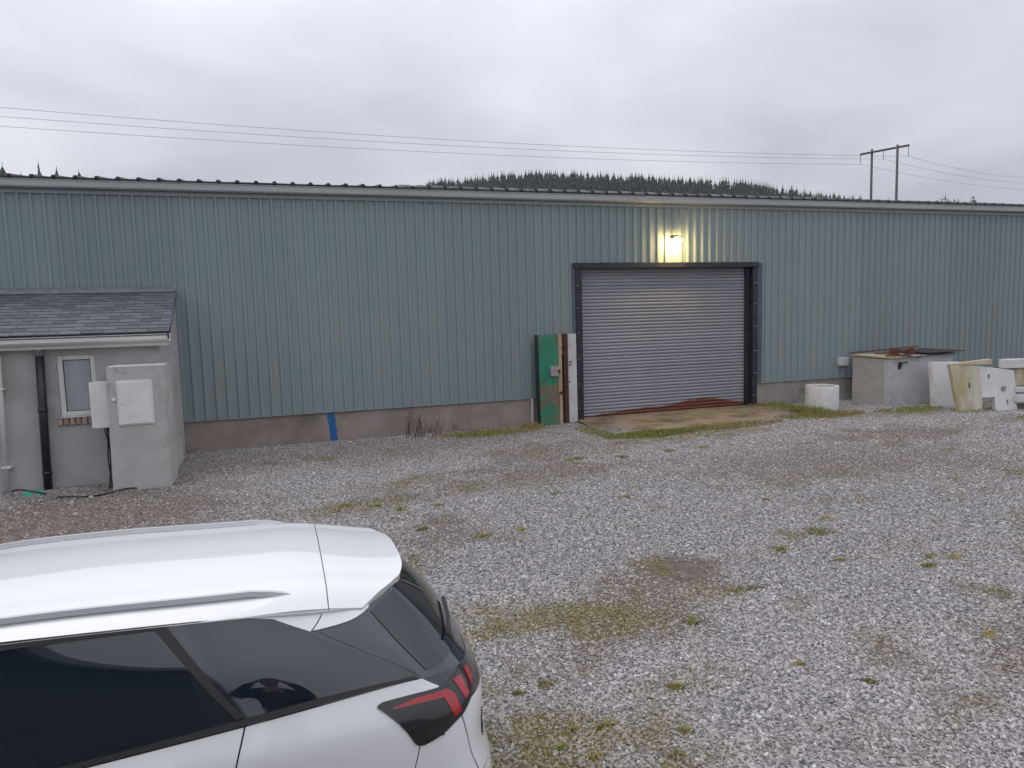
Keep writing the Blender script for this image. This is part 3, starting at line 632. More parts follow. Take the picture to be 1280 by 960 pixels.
# ------------------------------------------------------------------ old door leaf, post and board left of the shutter
def green_mat():
    m = mat('green_rust', (0.012, 0.20, 0.105), .6, (0.02, 0.26, 0.15), 7, stretch=(1, 1, .3), bump=.15, bscale=25)
    t = m.node_tree; n = t.nodes; l = t.links; p = n['Principled BSDF']; cur = p.inputs['Base Color'].links[0].from_socket
    g = n.new('ShaderNodeNewGeometry'); sp = n.new('ShaderNodeSeparateXYZ'); l.new(g.outputs['Position'], sp.inputs[0])
    def curve(src, lo, hi, pts):
        mr = n.new('ShaderNodeMapRange'); mr.inputs['From Min'].default_value = lo; mr.inputs['From Max'].default_value = hi; l.new(src, mr.inputs[0])
        fc = n.new('ShaderNodeFloatCurve'); c = fc.mapping.curves[0]
        for i, q in enumerate(pts):
            if i < 2: c.points[i].location = q
            else: c.points.new(*q)
        l.new(mr.outputs[0], fc.inputs['Value']); return fc.outputs[0]
    zc = curve(sp.outputs[2], -.12, 1.9, [(0, .42), (.10, .30), (.20, .30), (.26, .62), (.40, .66), (.46, .30), (.55, .10), (.85, .12), (1, .25)])
    xc = curve(sp.outputs[0], 6.93, 7.4, [(0, .12), (.3, 0), (.65, .05), (.85, .26), (1, .32)])
    mp = n.new('ShaderNodeMapping'); mp.inputs['Scale'].default_value = (14, 14, 2.2); l.new(g.outputs['Position'], mp.inputs[0])
    nz = n.new('ShaderNodeTexNoise'); nz.inputs['Scale'].default_value = 2.2; nz.inputs['Detail'].default_value = 9; nz.inputs['Roughness'].default_value = .82; l.new(mp.outputs[0], nz.inputs['Vector'])
    a = n.new('ShaderNodeMath'); a.operation = 'ADD'; l.new(zc, a.inputs[0]); l.new(xc, a.inputs[1])
    amp = n.new('ShaderNodeMapRange'); amp.inputs['From Min'].default_value = .32; amp.inputs['From Max'].default_value = .68; amp.inputs['To Min'].default_value = -.45; amp.inputs['To Max'].default_value = 1.45; amp.clamp = False; l.new(nz.outputs[0], amp.inputs[0])
    b = n.new('ShaderNodeMath'); b.operation = 'ADD'; l.new(a.outputs[0], b.inputs[0]); l.new(amp.outputs[0], b.inputs[1])
    rc = n.new('ShaderNodeValToRGB'); l.new(nz.outputs[0], rc.inputs[0]); rc.color_ramp.elements[0].position = .35; rc.color_ramp.elements[0].color = (.30, .20, .14, 1); rc.color_ramp.elements[1].position = .65; rc.color_ramp.elements[1].color = (.12, .062, .04, 1)
    r = n.new('ShaderNodeMapRange'); r.inputs['From Min'].default_value = .88; r.inputs['From Max'].default_value = 1.12; l.new(b.outputs[0], r.inputs[0])
    x = n.new('ShaderNodeMix'); x.data_type = 'RGBA'; l.new(r.outputs[0], x.inputs[0]); l.new(cur, x.inputs[6]); l.new(rc.outputs[0], x.inputs[7]); l.new(x.outputs[2], p.inputs['Base Color'])
green_mat()
gd = empty('steel_door', (7.16, -.25, -.12)); tag(gd, 'old green steel door leaf streaked with rust, standing by the shutter', 'door')
MB().hexa([(6.95, -.27, -.06), (7.375, -.31, -.13), (7.375, -.26, -.13), (6.95, -.22, -.06), (6.93, -.24, 1.885), (7.39, -.28, 1.885), (7.39, -.23, 1.885), (6.93, -.19, 1.885)]).build('leaf', 'green_rust', gd, bevel=.004)
MB().hexa([(6.90, -.22, -.04), (6.946, -.275, -.06), (6.946, -.215, -.06), (6.90, -.16, -.04), (6.885, -.2, 1.89), (6.928, -.245, 1.89), (6.928, -.185, 1.89), (6.885, -.14, 1.89)]).build('edge_channel', 'frame_navy', gd)
bx('lock_box', 'steel_grey', gd, 7.18, 7.385, -.345, -.292, .98, 1.20, bevel=.008)
MB().tube([(7.165, -.30, .98), (7.155, -.335, 1.0), (7.155, -.335, 1.19), (7.165, -.30, 1.21)], .009, 8).build('handle', 'bolt', gd, smooth=True)
bx('latch', 'rust', gd, 7.345, 7.392, -.362, -.342, 1.04, 1.13, bevel=.003)
tp = empty('door_jamb', (7.45, -.18, -.1)); tag(tp, 'narrow cream timber jamb with rusty patches behind the green door', 'jamb')
bx('stile', 'timber_cream', tp, 7.41, 7.50, -.20, -.12, .62, 1.89); bx('stile', 'timber_cream', tp, 7.42, 7.50, -.21, -.12, -.12, .56)
bx('hinge', 'rust_dark', tp, 7.40, 7.52, -.215, -.11, .565, .615)
for z_, w_ in ((1.60, .07), (1.43, .05), (1.72, .04)): bx('rust_plate', 'rust', tp, 7.502, 7.502+w_, -.19, -.16, z_, z_+.10)
o = MB().box(7.545, 7.65, -.19, -.055, -.14, 1.895).build('steel_post', 'rust_dark', None, bevel=.006); tag(o, 'dark red rusty steel post between green door and white board', 'post')
wbd = empty('white_board', (7.77, -.12, -.08)); tag(wbd, 'tall off-white board standing beside the left post of the shutter', 'board')
MB().hexa([(7.665, -.17, -.09), (7.87, -.17, -.09), (7.87, -.10, -.09), (7.665, -.10, -.09), (7.66, -.16, 1.885), (7.865, -.16, 1.885), (7.865, -.09, 1.885), (7.66, -.09, 1.885)]).build('board', 'white_board', wbd, bevel=.005)
for z_, x_ in ((1.27, 7.70), (1.20, 7.69), (.83, 7.685)): bx('bolt', 'rust_dark', wbd, x_-.014, x_+.014, -.19, -.168, z_-.014, z_+.014, bevel=.003)
MB().tube([(7.70, -.185, 1.20), (7.73, -.20, 1.22), (7.735, -.2, 1.27), (7.72, -.185, 1.30)], .006, 6).build('hook', 'rust_dark', wbd, smooth=True)
o = bx('conduit', 'white_board', None, 6.815, 6.86, -.05, .008, -.12, .484, bevel=.006); tag(o, 'short pale vertical conduit on the plinth left of the green door', 'conduit')

# ------------------------------------------------------------------ right-hand clutter
sx = bx('socket_box', 'cabinet_grey', None, 15.20, 15.50, -.12, -.03, .80, 1.02, bevel=.01); tag(sx, 'small pale grey box on the cladding above the concrete bunker', 'box')
rgm = MB().lathe([(.30, -.2), (.375, -.2), (.372, .44), (.36, .455), (.315, .455), (.30, .44)], (13.86, -1.0, 0), n=40).build('concrete_ring', 'ring_white', None, smooth=.7)
tag(rgm, 'short white concrete ring standing near the right side of the shutter', 'ring')
def obox(c, d, n, w, dep, z0, z1):
    """box from corner c along direction d (width) and n (depth)"""
    c = Vector((*c, 0)); d = Vector((*d, 0)).normalized()*w; n = Vector((*n, 0)).normalized()*dep
    return [c+Vector((0, 0, z0)), c+d+Vector((0, 0, z0)), c+d+n+Vector((0, 0, z0)), c+n+Vector((0, 0, z0)), c+Vector((0, 0, z1)), c+d+Vector((0, 0, z1)), c+d+n+Vector((0, 0, z1)), c+n+Vector((0, 0, z1))]
bk = empty('concrete_bunker', (16.2, -.9, -.1)); tag(bk, 'low square concrete bunker with patched tin roof against the shed', 'bunker')
Cc, Dd, Nn = (15.6, -1.26), (.985, -.17), (-.20, .98)
D_ = Vector((*Dd, 0)).normalized(); N_ = Vector((*Nn, 0)).normalized(); C_ = Vector((*Cc, 0))
def q(a, b_, z): return C_+D_*a+N_*b_+Vector((0, 0, z))
MB().hexa([q(0, 0, -.3), q(1.75, 0, -.3), q(1.75, .12, -.3), q(0, .12, -.3), q(0, 0, 1.02), q(1.75, 0, 1.10), q(1.75, .12, 1.10), q(0, .12, 1.02)]).build('front_wall', 'bunker_white', bk, bevel=.008)
MB().hexa([q(-.002, .121, -.3), q(.12, .121, -.3), q(.12, .95, -.3), q(-.002, .95, -.3), q(-.002, .121, 1.02), q(.12, .121, 1.02), q(.12, .95, 1.06), q(-.002, .95, 1.06)]).build('side_wall', 'bunker_brown', bk, bevel=.008)
MB().hexa([q(1.63, .121, -.3), q(1.75, .121, -.3), q(1.75, .95, -.3), q(1.63, .95, -.3), q(1.63, .121, 1.10), q(1.75, .121, 1.10), q(1.75, .95, 1.12), q(1.63, .95, 1.12)]).build('side_wall', 'bunker_white', bk, bevel=.008)
MB().hexa([q(.12, .83, -.3), q(1.63, .83, -.3), q(1.63, .95, -.3), q(.12, .95, -.3), q(.12, .83, 1.05), q(1.63, .83, 1.1), q(1.63, .95, 1.1), q(.12, .95, 1.05)]).build('back_wall', 'bunker_brown', bk)
b = MB()
for k in range(22):
    a0 = .30+k*.068; h0 = .012 if k % 2 else -.008; h1 = -.008 if k % 2 else .012; z0 = 1.045+.05*a0/1.7; z1 = z0+.004
    b.hexa([q(a0, -.10, z0+h0), q(a0+.068, -.10, z1+h1), q(a0+.068, 1.0, z1+h1+.03), q(a0, 1.0, z0+h0+.03), q(a0, -.10, z0+h0+.006), q(a0+.068, -.10, z1+h1+.006), q(a0+.068, 1.0, z1+h1+.036), q(a0, 1.0, z0+h0+.036)])
rfk = b.build('tin_roof', 'tin', bk)
MB().hexa([q(-.05, -.06, 1.03), q(.42, -.07, 1.035), q(.40, .96, 1.085), q(-.06, .96, 1.075), q(-.05, -.06, 1.06), q(.42, -.07, 1.065), q(.40, .96, 1.11), q(-.06, .96, 1.10)]).build('roof_board', 'timber_cream', bk, bevel=.004)
MB().hexa([q(.95, -.13, 1.125), q(1.95, -.12, 1.155), q(1.95, .9, 1.18), q(.95, .9, 1.15), q(.95, -.13, 1.14), q(1.95, -.12, 1.17), q(1.95, .9, 1.195), q(.95, .9, 1.165)]).build('felt_sheet', 'roof_dark', bk)
for p0, p1 in (((-.10, .9, 1.12), (1.85, .95, 1.22)), ((-.09, -.05, 1.085), (.50, -.09, 1.075)), ((.05, .35, 1.12), (1.2, .30, 1.15))):
    MB().hexa([q(p0[0], p0[1], p0[2]), q(p1[0], p1[1], p1[2]), q(p1[0], p1[1]+.05, p1[2]), q(p0[0], p0[1]+.05, p0[2]), q(p0[0], p0[1], p0[2]+.03), q(p1[0], p1[1], p1[2]+.03), q(p1[0], p1[1]+.05, p1[2]+.03), q(p0[0], p0[1]+.05, p0[2]+.03)]).build('batten', 'rust', bk)
for a0 in (.22, .62):
    b = MB()
    b.hexa([q(a0, .05, 1.10), q(a0+.12, .04, 1.10), q(a0+.12, .06, 1.10), q(a0, .07, 1.10), q(a0, .05, 1.26), q(a0+.10, .04, 1.26), q(a0+.10, .06, 1.26), q(a0, .07, 1.26)])
    b.hexa([q(a0, .07, 1.10), q(a0+.02, .07, 1.10), q(a0+.02, .20, 1.10), q(a0, .20, 1.10), q(a0, .07, 1.24), q(a0+.02, .07, 1.24), q(a0+.02, .20, 1.22), q(a0, .20, 1.22)])
    o = b.build('angle_iron', 'rust'); tag(o, 'rusty angle iron on the bunker roof, '+('the left one' if a0 < .4 else 'the right one'), 'angle iron', 'angle irons on the bunker roof')
b = MB().tube([q(.30, -.005, .80), q(.30, -.04, .82), q(.31, -.05, .92), q(.45, -.05, .93), q(.48, -.045, .90)], .014, 8)
b.hexa([q(.25, -.02, .76), q(.32, -.02, .76), q(.32, -.001, .76), q(.25, -.001, .76), q(.27, -.02, .93), q(.34, -.02, .93), q(.34, -.001, .93), q(.27, -.001, .93)])
b.build('hook', 'frame_navy', bk)
# leaning concrete slabs
o = MB().hexa([(16.20, -2.02, -.16), (16.85, -2.28, -.16), (16.87, -2.18, -.16), (16.22, -1.92, -.16), (16.33, -1.80, .93), (16.95, -2.05, .93), (16.97, -1.95, .93), (16.35, -1.70, .93)]).build('concrete_slab', 'slab_white', None, bevel=.01)
tag(o, 'plain pale concrete slab leaning against the bunker, left of the stained one', 'slab')
ms = empty('notched_slab', (16.6, -3.0, -.1)); tag(ms, 'broad concrete panel stained mossy yellow, with square notch and small slots', 'slab')
P0, P1 = Vector((15.86, -2.86, 0)), Vector((17.30, -3.22, 0)); e1 = (P1-P0); wth = e1.length; e1.normalize(); e2 = Vector((-e1.y, e1.x, 0))
def pp(a, z, t): return P0+e1*a+e2*(t+.16*(z+.1))+Vector((0, 0, z))
def panel_piece(nm, m, a0, a1, z0, z1, za=None, a0t=None):
    za = z1 if za is None else za; a0t = a0 if a0t is None else a0t
    return MB().hexa([pp(a0, z0, 0), pp(a1, z0, 0), pp(a1, z0, .10), pp(a0, z0, .10), pp(a0t, z1, 0), pp(a1, za, 0), pp(a1, za, .10), pp(a0t, z1, .10)]).build(nm, m, ms)
def slotted(m, a0, a1, z0, z1, za, holes, a0t=None):
    """concrete piece with real rectangular openings"""
    av = sorted({a0, a1, *[h[0] for h in holes], *[h[1] for h in holes]}); zv = sorted({z0, *[h[2] for h in holes], *[h[3] for h in holes]})+[None]
    b = MB()
    for i in range(len(av)-1):
        for j in range(len(zv)-1):
            A0, A1, Z0 = av[i], av[i+1], zv[j]; Z1 = zv[j+1]
            if any(h[0] <= A0 < h[1] and h[2] <= Z0 < h[3] for h in holes): continue
            def top(a): return z1+(za-z1)*(a-a0)/(a1-a0) if Z1 is None else Z1
            def sh(a, z): return a if (a0t is None or a > a0+.001) else a0+(a0t-a0)*(z-z0)/(z1-z0)
            b.hexa([pp(sh(A0, Z0), Z0, 0), pp(A1, Z0, 0), pp(A1, Z0, .10), pp(sh(A0, Z0), Z0, .10), pp(sh(A0, top(A0)), top(A0), 0), pp(A1, top(A1), 0), pp(A1, top(A1), .10), pp(sh(A0, top(A0)), top(A0), .10)])
    return b.build('panel_half', m, ms)
slotted('slab_moss', .10, .665, -.16, .95, .90, [(.37, .42, .42, .53)], a0t=-.03)
slotted('slab_white', .667, 1.48, -.16, .90, .78, [(.667, .97, -.16, .20), (.84, .90, .60, .71), (1.24, 1.29, .02, .13)])
bx('slot_shim', 'tin', ms, 16.98, 17.08, -3.10, -3.07, .33, .43, bevel=.003)
o = MB().hexa([pp(-.05, .955, .0), pp(.95, .93, -.02), pp(.95, .93, .10), pp(-.05, .955, .12), pp(.0, .965, 0), pp(.95, 1.05, -.02), pp(.95, 1.05, .10), pp(.0, .965, .12)]).build('timber_offcut', 'timber_cream', None)
tag(o, 'wedge-shaped cream timber offcut lying on top of the stained concrete panel', 'timber')
def beam(nm, p0, p1, h, d, m, lab):
    p0, p1 = Vector(p0), Vector(p1); e = (p1-p0).normalized(); n = Vector((-e.y, e.x, 0)).normalized()*d; u = Vector((0, 0, h))
    o = MB().hexa([p0, p1, p1+n, p0+n, p0+u, p1+u, p1+n+u, p0+n+u]).build(nm, m, None, bevel=.01); return tag(o, lab, 'beam', 'white concrete beams at the right edge')
beam('concrete_beam', (17.12, -3.05, .83), (19.2, -3.5, .80), .20, .22, 'slab_white', 'white concrete beam lying on top of the pile at the right edge')
beam('concrete_beam', (17.40, -3.05, .42), (19.4, -3.35, .44), .40, .20, 'slab_moss', 'mossy concrete beam under the top beam at the right edge')
beam('concrete_beam', (17.26, -3.20, .30), (19.4, -3.75, .22), .10, .20, 'slab_white', 'slim white concrete beam low in the pile at the right edge')
beam('concrete_beam', (17.22, -3.30, .08), (19.4, -3.90, .02), .16, .20, 'slab_white', 'white concrete beam nearest the ground at the right edge')
beam('concrete_beam', (17.3, -3.0, -.16), (19.4, -3.5, -.16), .16, .25, 'concrete', 'grey concrete beam on the ground beneath the white pile')

# ------------------------------------------------------------------ plants
rgp = random.Random(21)
def blades(n, cx, cy, rx, ry, h0, h1, wid=.006, lean=.5, keep=None):
    b = MB()
    for i in range(n):
        a = rgp.uniform(0, 6.283); r = math.sqrt(rgp.random())
        x, y = cx+rx*r*math.cos(a), cy+ry*r*math.sin(a)
        if keep and not keep(x, y): continue
        h = rgp.uniform(h0, h1)*(1.15-.5*r); th = rgp.uniform(0, 6.283); ph = rgp.uniform(0, 6.283); lx, ly = lean*h*math.cos(ph)*rgp.random(), lean*h*math.sin(ph)*rgp.random()
        w = wid*rgp.uniform(.7, 1.4); dx, dy = w*math.cos(th), w*math.sin(th); z = terrain(x, y)-.005
        b.add([(x-dx, y-dy, z), (x+dx, y+dy, z), (x+dx*.8+lx*.4, y+dy*.8+ly*.4, z+h*.6), (x-dx*.8+lx*.4, y-dy*.8+ly*.4, z+h*.6), (x+lx, y+ly, z+h)], [(0, 1, 2, 3), (3, 2, 4)])
    return b
def on_ground(px, py):
    d = (fwd+R2*((px-640)/F_PX)-U2*((py-480)/F_PX)); t = (CAM.z+.2)/-d.z
    for _ in range(12):
        p = CAM+d*t; t = (CAM.z-terrain(p.x, p.y))/-d.z
    return CAM+d*t
SPOTS = [(1023, 666, 20, 1), (1033, 648, 13, 0), (935, 741, 24, 1), (868, 777, 16, 1), (846, 860, 15, 0), (857, 914, 10, 0), (845, 945, 16, 0), (755, 908, 12, 1), (718, 912, 9, 0), (647, 868, 10, 0), (685, 855, 14, 0), (1003, 832, 11, 0), (1088, 852, 12, 1), (1235, 793, 13, 0),
         (602, 671, 15, 0), (527, 663, 8, 1), (724, 574, 13, 1), (780, 571, 10, 1), (835, 564, 9, 1), (880, 559, 9, 1), (695, 617, 6, 1), (653, 663, 7, 0), (780, 622, 8, 0), (1164, 695, 11, 0), (1160, 708, 10, 1), (973, 688, 10, 1), (1089, 547, 6, 0), (355, 660, 9, 1), (1195, 697, 12, 0), (430, 632, 12, 0), (500, 637, 12, 1), (470, 632, 9, 0), (715, 575, 9, 1), (550, 632, 8, 1), (960, 625, 6, 0), (1050, 700, 6, 0), (745, 949, 12, 0), (700, 935, 8, 1)]
for px_, py_, wpx, g_ in SPOTS:
    p = on_ground(px_, py_); d = (p-CAM).dot(fwd); rad = wpx/F_PX*d*1.05
    b = MB(); kk = rgp.randint(2, 5)
    for _ in range(kk):
        q_ = blades(int((90+rad*1500)/kk), p.x+rgp.uniform(-.6, .6)*rad, p.y+rgp.uniform(-.35, .35)*rad, rad*rgp.uniform(.35, .95), rad*rgp.uniform(.3, .7), .012, rgp.uniform(.03, .06), wid=.0042, lean=1.7); b.add(q_.v, q_.f)
    o = b.build('grass_tuft', 'grass_olive' if g_ else 'grass_dry', None)
    tag(o, ('small olive green' if g_ else 'small yellowish')+' tuft of grass growing through the gravel', 'grass tuft', ('olive green' if g_ else 'yellowish')+' grass tufts in the gravel')
def strip(name, m, lab, areas):
    b = MB()
    for (n, cx, cy, rx, ry, h0, h1) in areas: q_ = blades(n, cx, cy, rx, ry, h0, h1, wid=.007, lean=.7); b.add(q_.v, q_.f)
    tag(b.build(name, m, None), lab, 'grass', kind='stuff')
strip('grass_verge', 'grass', 'green grass growing along the front edge of the concrete apron', [(2600, 8.5, -2.28, 1.0, .36, .03, .10), (500, 9.6, -2.2, .7, .22, .03, .09), (500, 7.65, -1.5, .3, .7, .03, .08), (700, 13.2, -1.35, .45, .45, .04, .2), (500, 13.1, -.6, .5, .5, .05, .15)])
strip('grass_verge', 'grass_dry', 'yellowed grass on the edge of the apron and by the concrete ring', [(1300, 10.4, -2.15, 1.4, .3, .03, .12), (700, 12.6, -1.9, .8, .35, .03, .10), (900, 13.4, -1.9, .8, .4, .03, .10), (300, 12.9, -.15, .6, .12, .05, .2)])
strip('grass_verge', 'grass_dry', 'thin grass along the concrete base left of the green door', [(900, 5.9, -.6, 1.2, .35, .03, .10), (400, 6.7, -.35, .3, .25, .04, .16), (500, 5.0, -.6, .7, .25, .02, .08)])
strip('grass_verge', 'grass', 'green grass along the concrete base left of the green door', [(800, 5.7, -.75, .8, .22, .03, .09)])
strip('grass_verge', 'grass', 'grass at the foot of the bunker and the leaning slabs', [(900, 15.3, -2.2, 1.0, .4, .03, .10), (900, 17.2, -4.3, 1.3, .5, .03, .11), (400, 16.4, -2.9, .6, .3, .03, .1)])
b = MB(); tries = 0
while len(b.f) < 2*7000 and tries < 60000:
    tries += 1; x, y = rgp.uniform(1.5, 9), rgp.uniform(-12, -2.6)
    if tries % 3 == 0: x, y = rgp.uniform(2.2, 5.6), rgp.uniform(-11.2, -8.4)
    if rgp.random() > masks(x, y)[1]**1.3: continue
    q_ = blades(1, x, y, .01, .01, .012, .040, wid=.0035, lean=1.6); b.add(q_.v, q_.f)
tag(b.build('sparse_grass', 'grass_dry', None), 'thin mat of short yellowed grass and moss in the gravel', 'grass', kind='stuff')
def dead_shrub(cx, cy, n, hmax, spread, lab):
    sb_ = empty('dead_shrub', (cx, cy, terrain(cx, cy))); tag(sb_, lab, 'shrub', 'bare shrubs at the foot of the shed')
    for i in range(n):
        x, y = cx+rgp.uniform(-spread*.6, spread*.6), cy+rgp.uniform(-.10, .08); h = hmax*rgp.uniform(.5, 1); lx, ly = rgp.uniform(-.22, .22), rgp.uniform(-.22, .05)
        P = [(x+lx*t*t*h*1.4+.012*math.sin(t*7+i), y+ly*t*h, terrain(x, y)-.02+h*t) for t in [k/6 for k in range(7)]]
        b = MB().tube(P, [.007-.005*k/6 for k in range(7)], 5)
        for k in range(2):
            t0 = rgp.uniform(.4, .8); j = int(t0*6); p = Vector(P[j]); s_ = rgp.choice((-1, 1))
            b.tube([p, p+Vector((s_*.04, -.01, .07)), p+Vector((s_*.07, -.02, .16*rgp.uniform(.6, 1.2)))], [.004, .003, .0015], 4)
        b.build('stem', 'stem', sb_)
dead_shrub(4.12, -.35, 18, .80, .40, 'bare reddish twiggy shrub against the concrete base of the shed')
dead_shrub(4.55, -.4, 9, .42, .25, 'lower bare twiggy shrub just right of the taller bare shrub')
dead_shrub(5.0, -.2, 3, .36, .08, 'single thin bare stem by the shed base right of the shrubs')
# loose white rubble along the foot of the wall: individual larger stones
def rock_mesh(seed):
    bm = bmesh.new(); bmesh.ops.create_icosphere(bm, subdivisions=1, radius=1)
    for v_ in bm.verts: v_.co *= 1+.45*noise.noise(v_.co*1.3+Vector((seed, seed, 0))); v_.co.z *= .6
    me = bpy.data.meshes.new('rock'); bm.to_mesh(me); bm.free(); return me
rm_ = mat('rubble', (.36, .325, .30), .9, (.27, .24, .215), 3, rnd=.3)
rocks = [rock_mesh(s) for s in (1.3, 4.1, 7.7)]
for r_ in rocks: r_.materials.append(rm_)
for i in range(90):
    t = rgp.random()
    if i < 50: x, y = rgp.gauss(4.1, .95), -.22-abs(rgp.gauss(0, .25))
    elif i < 70: x, y = rgp.uniform(0, 3), -.18-abs(rgp.gauss(0, .3))
    else: x, y = rgp.uniform(-2.2, -.2), rgp.uniform(-4.2, -3.1)
    s = rgp.uniform(.018, .048)
    o = bpy.data.objects.new('stone', rocks[i % 3]); col.objects.link(o); o.location = (x, y, terrain(x, y)+s*.25); o.scale = (s*1.2, s, s); o.rotation_euler = (rgp.uniform(-.3, .3), rgp.uniform(-.3, .3), rgp.uniform(0, 6))
    if i < 70: tag(o, 'loose pale stone lying along the foot of the shed wall', 'stone', 'loose stones along the shed wall')
    else: tag(o, 'loose pale stone on the brown ground in front of the annex', 'stone', 'loose stones by the annex')

# ------------------------------------------------------------------ hill, forest, single trees
def hill_z(l, w):
    return -1+(crest(l)+1.5*noise.noise(Vector((l*.03, w*.03, 0))))*sstep(150, 440, w)*(1+.12*sstep(440, 800, w))
def lw(l, w): return Vector((CAM.x, CAM.y, 0))+rgt*l+HF*w
b = MB(); ls = [-760+i*19 for i in range(81)]; ws = [120+i*18 for i in range(45)]
for w_ in ws:
    for l_ in ls: p = lw(l_, w_); b.v.append((p.x, p.y, hill_z(l_, w_) if w_ > ws[0] else -2))
b.f = [(j*81+i, j*81+i+1, (j+1)*81+i+1, (j+1)*81+i) for j in range(44) for i in range(80)]
mat('hill_grass', (0.035, 0.045, 0.03), .95, (0.05, 0.05, 0.035), .05)
tag(b.build('hill', 'hill_grass', None, smooth=True), kind='structure')
rt = random.Random(5)
def conifer(b, x, y, z, h, r, layers=7, n=7):
    """spruce: layers of drooping pointed boughs round a thin stem"""
    for k in range(layers):
        t = k/(layers-1); zb = z+h*(.08+.80*t); rr = r*(1-t)**.85*rt.uniform(.8, 1.15)+.12; a0 = rt.uniform(0, 6)
        for i in range(n):
            a = a0+6.283*i/n+rt.uniform(-.25, .25); q = rr*rt.uniform(.6, 1.2); wd = .30+.15*rt.random()
            b.add([(x, y, zb+h*.16), (x+q*math.cos(a-wd), y+q*math.sin(a-wd), zb-rt.uniform(0, .05)*h), (x+q*1.25*math.cos(a), y+q*1.25*math.sin(a), zb-h*.03), (x+q*math.cos(a+wd), y+q*math.sin(a+wd), zb-rt.uniform(0, .05)*h)], [(0, 1, 2), (0, 2, 3)])
    b.add([(x-.08, y, z+h*.9), (x+.08, y, z+h*.9), (x, y+.08, z+h*.9), (x, y, z+h*1.05)], [(0, 1, 3), (1, 2, 3), (2, 0, 3)])
b = MB(); cnt = 0
while cnt < 3800:
    l_ = rt.uniform(-66, 250); w_ = rt.uniform(350, 476)
    if l_ < -45 and rt.random() > (l_+70)/30: continue
    p = lw(l_, w_); h = rt.choice((rt.uniform(6, 9), rt.uniform(8.5, 12.5)))*(.72 if l_ > 150 else 1)*(.6+.4*sstep(-68, -40, l_)); conifer(b, p.x, p.y, hill_z(l_, w_)-.6, h, h*.24, 6, 6); cnt += 1
fo_ = b.build('conifer_forest', 'conifer', None); tag(fo_, 'dark conifer plantation on the hill behind the shed roof', 'forest', kind='stuff')
def lone_tree(px, py, w, h, m, lab, rr=.2, broad=False):
    p = far_point(px, py, w); z0 = p.z-h
    t = empty('pine_tree' if not broad else 'bushy_tree', (p.x, p.y, z0)); tag(t, lab, 'tree', 'faint treetops over the roof' if 'treetop' in lab else 'single trees showing over the roof')
    MB().tube([(p.x, p.y, z0-6), (p.x, p.y, z0+h*.5), (p.x, p.y, p.z-.5)], [.22, .14, .04], 6).build('trunk', 'bark', t)
    b = MB()
    if broad:
        for i in range(170):
            a = rt.uniform(0, 6.28); r = h*.5*math.sqrt(rt.random()); zz_ = z0+h*rt.uniform(.25, 1)*(1-.45*r/(h*.5)); s_ = rt.uniform(.2, .55)
            c = Vector((p.x+r*math.cos(a), p.y+r*math.sin(a), zz_)); b.add([c+Vector((rt.uniform(-s_, s_), rt.uniform(-s_, s_), rt.uniform(-s_, s_))) for _ in range(3)], [(0, 1, 2)])
    else: conifer(b, p.x, p.y, z0, h*.92, h*rr, 9, 7)
    b.build('crown', m, t)
lone_tree(2, 199, 190, 13, 'conifer', 'dark conifer at the left edge above the roof', .30)
lone_tree(47, 196, 300, 16, 'conifer_misted', 'faint pale conifer second from the left above the roof', .13)
lone_tree(70, 204, 210, 11, 'conifer', 'pointed conifer third from the left above the roof', .24)
lone_tree(98, 209, 210, 9, 'conifer', 'small conifer fourth from the left above the roof', .26)
lone_tree(26, 213, 300, 8, 'conifer_misted', 'low faint conifer between the two leftmost trees above the roof', .2)
lone_tree(1182, 241, 170, 5.5, 'conifer', 'small dark bushy tree over the roof right of the pylon', broad=True)
lone_tree(1214, 245, 190, 4.8, 'conifer_misted', 'low pale bush over the roof at the far right', broad=True)
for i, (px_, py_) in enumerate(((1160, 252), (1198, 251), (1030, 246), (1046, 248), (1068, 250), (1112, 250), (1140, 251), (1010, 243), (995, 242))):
    lone_tree(px_, py_-4, 260, 6, 'conifer_misted', 'faint distant treetop peeping over the roof near the power pole', .25)

# ------------------------------------------------------------------ H-frame power pole and its wires
WP = 88.0
py_ = empty('power_pole', far_point(1105, 300, WP)); tag(py_, 'wooden H-frame power pole with crossarm rising behind the shed roof', 'power pole')
pA, pB = far_point(1090, 189, WP+1.5), far_point(1122, 183.5, WP-1.5)
for p in (pA, pB): MB().tube([(p.x, p.y, -1), (p.x, p.y, p.z+.25)], [.19, .14], 10).build('pole', 'pole_wood', py_, smooth=True)
a0, a1 = far_point(1075.5, 193, WP+2.6), far_point(1136.5, 181.5, WP-2.6)
MB().tube([a0, a1], .13, 6).build('crossarm', 'pole_wood', py_)
INS = []
for t, drop in ((.005, 1.25), (.49, 1.1), (.99, 1.3)):
    p = a0.lerp(a1, t); MB().tube([p, p-Vector((0, 0, drop))], .045, 6).build('insulator', 'wire', py_); INS.append(p-Vector((0, 0, drop)))
def wire(pts, lab, side):
    b = MB().tube(pts, .017, 5); tag(b.build('power_line', 'wire', None), lab, 'power line', 'power lines '+side)
def span(A, B, sag, n=24): return [A.lerp(B, i/n)-Vector((0, 0, sag*4*(i/n)*(1-i/n))) for i in range(n+1)]
for k, (yl, nm) in enumerate(((147, 'lowest'), (134, 'middle'), (122, 'topmost'))):
    B = far_point(0, yl, 60+k*1.2); A = INS[k]; E = A+(B-A)*1.25
    wire(span(A, E, 1.1+.1*k), nm+' of the three power lines running left across the sky', 'left of the pole')
for k, (yr, nm) in enumerate(((233, 'lowest'), (225, 'middle'), (218, 'topmost'))):
    B = far_point(1290, yr, 120+k*2); A = INS[k]; wire(span(A, B+(B-A)*.3, .9), nm+' of the three power lines running right from the pole', 'right of the pole')

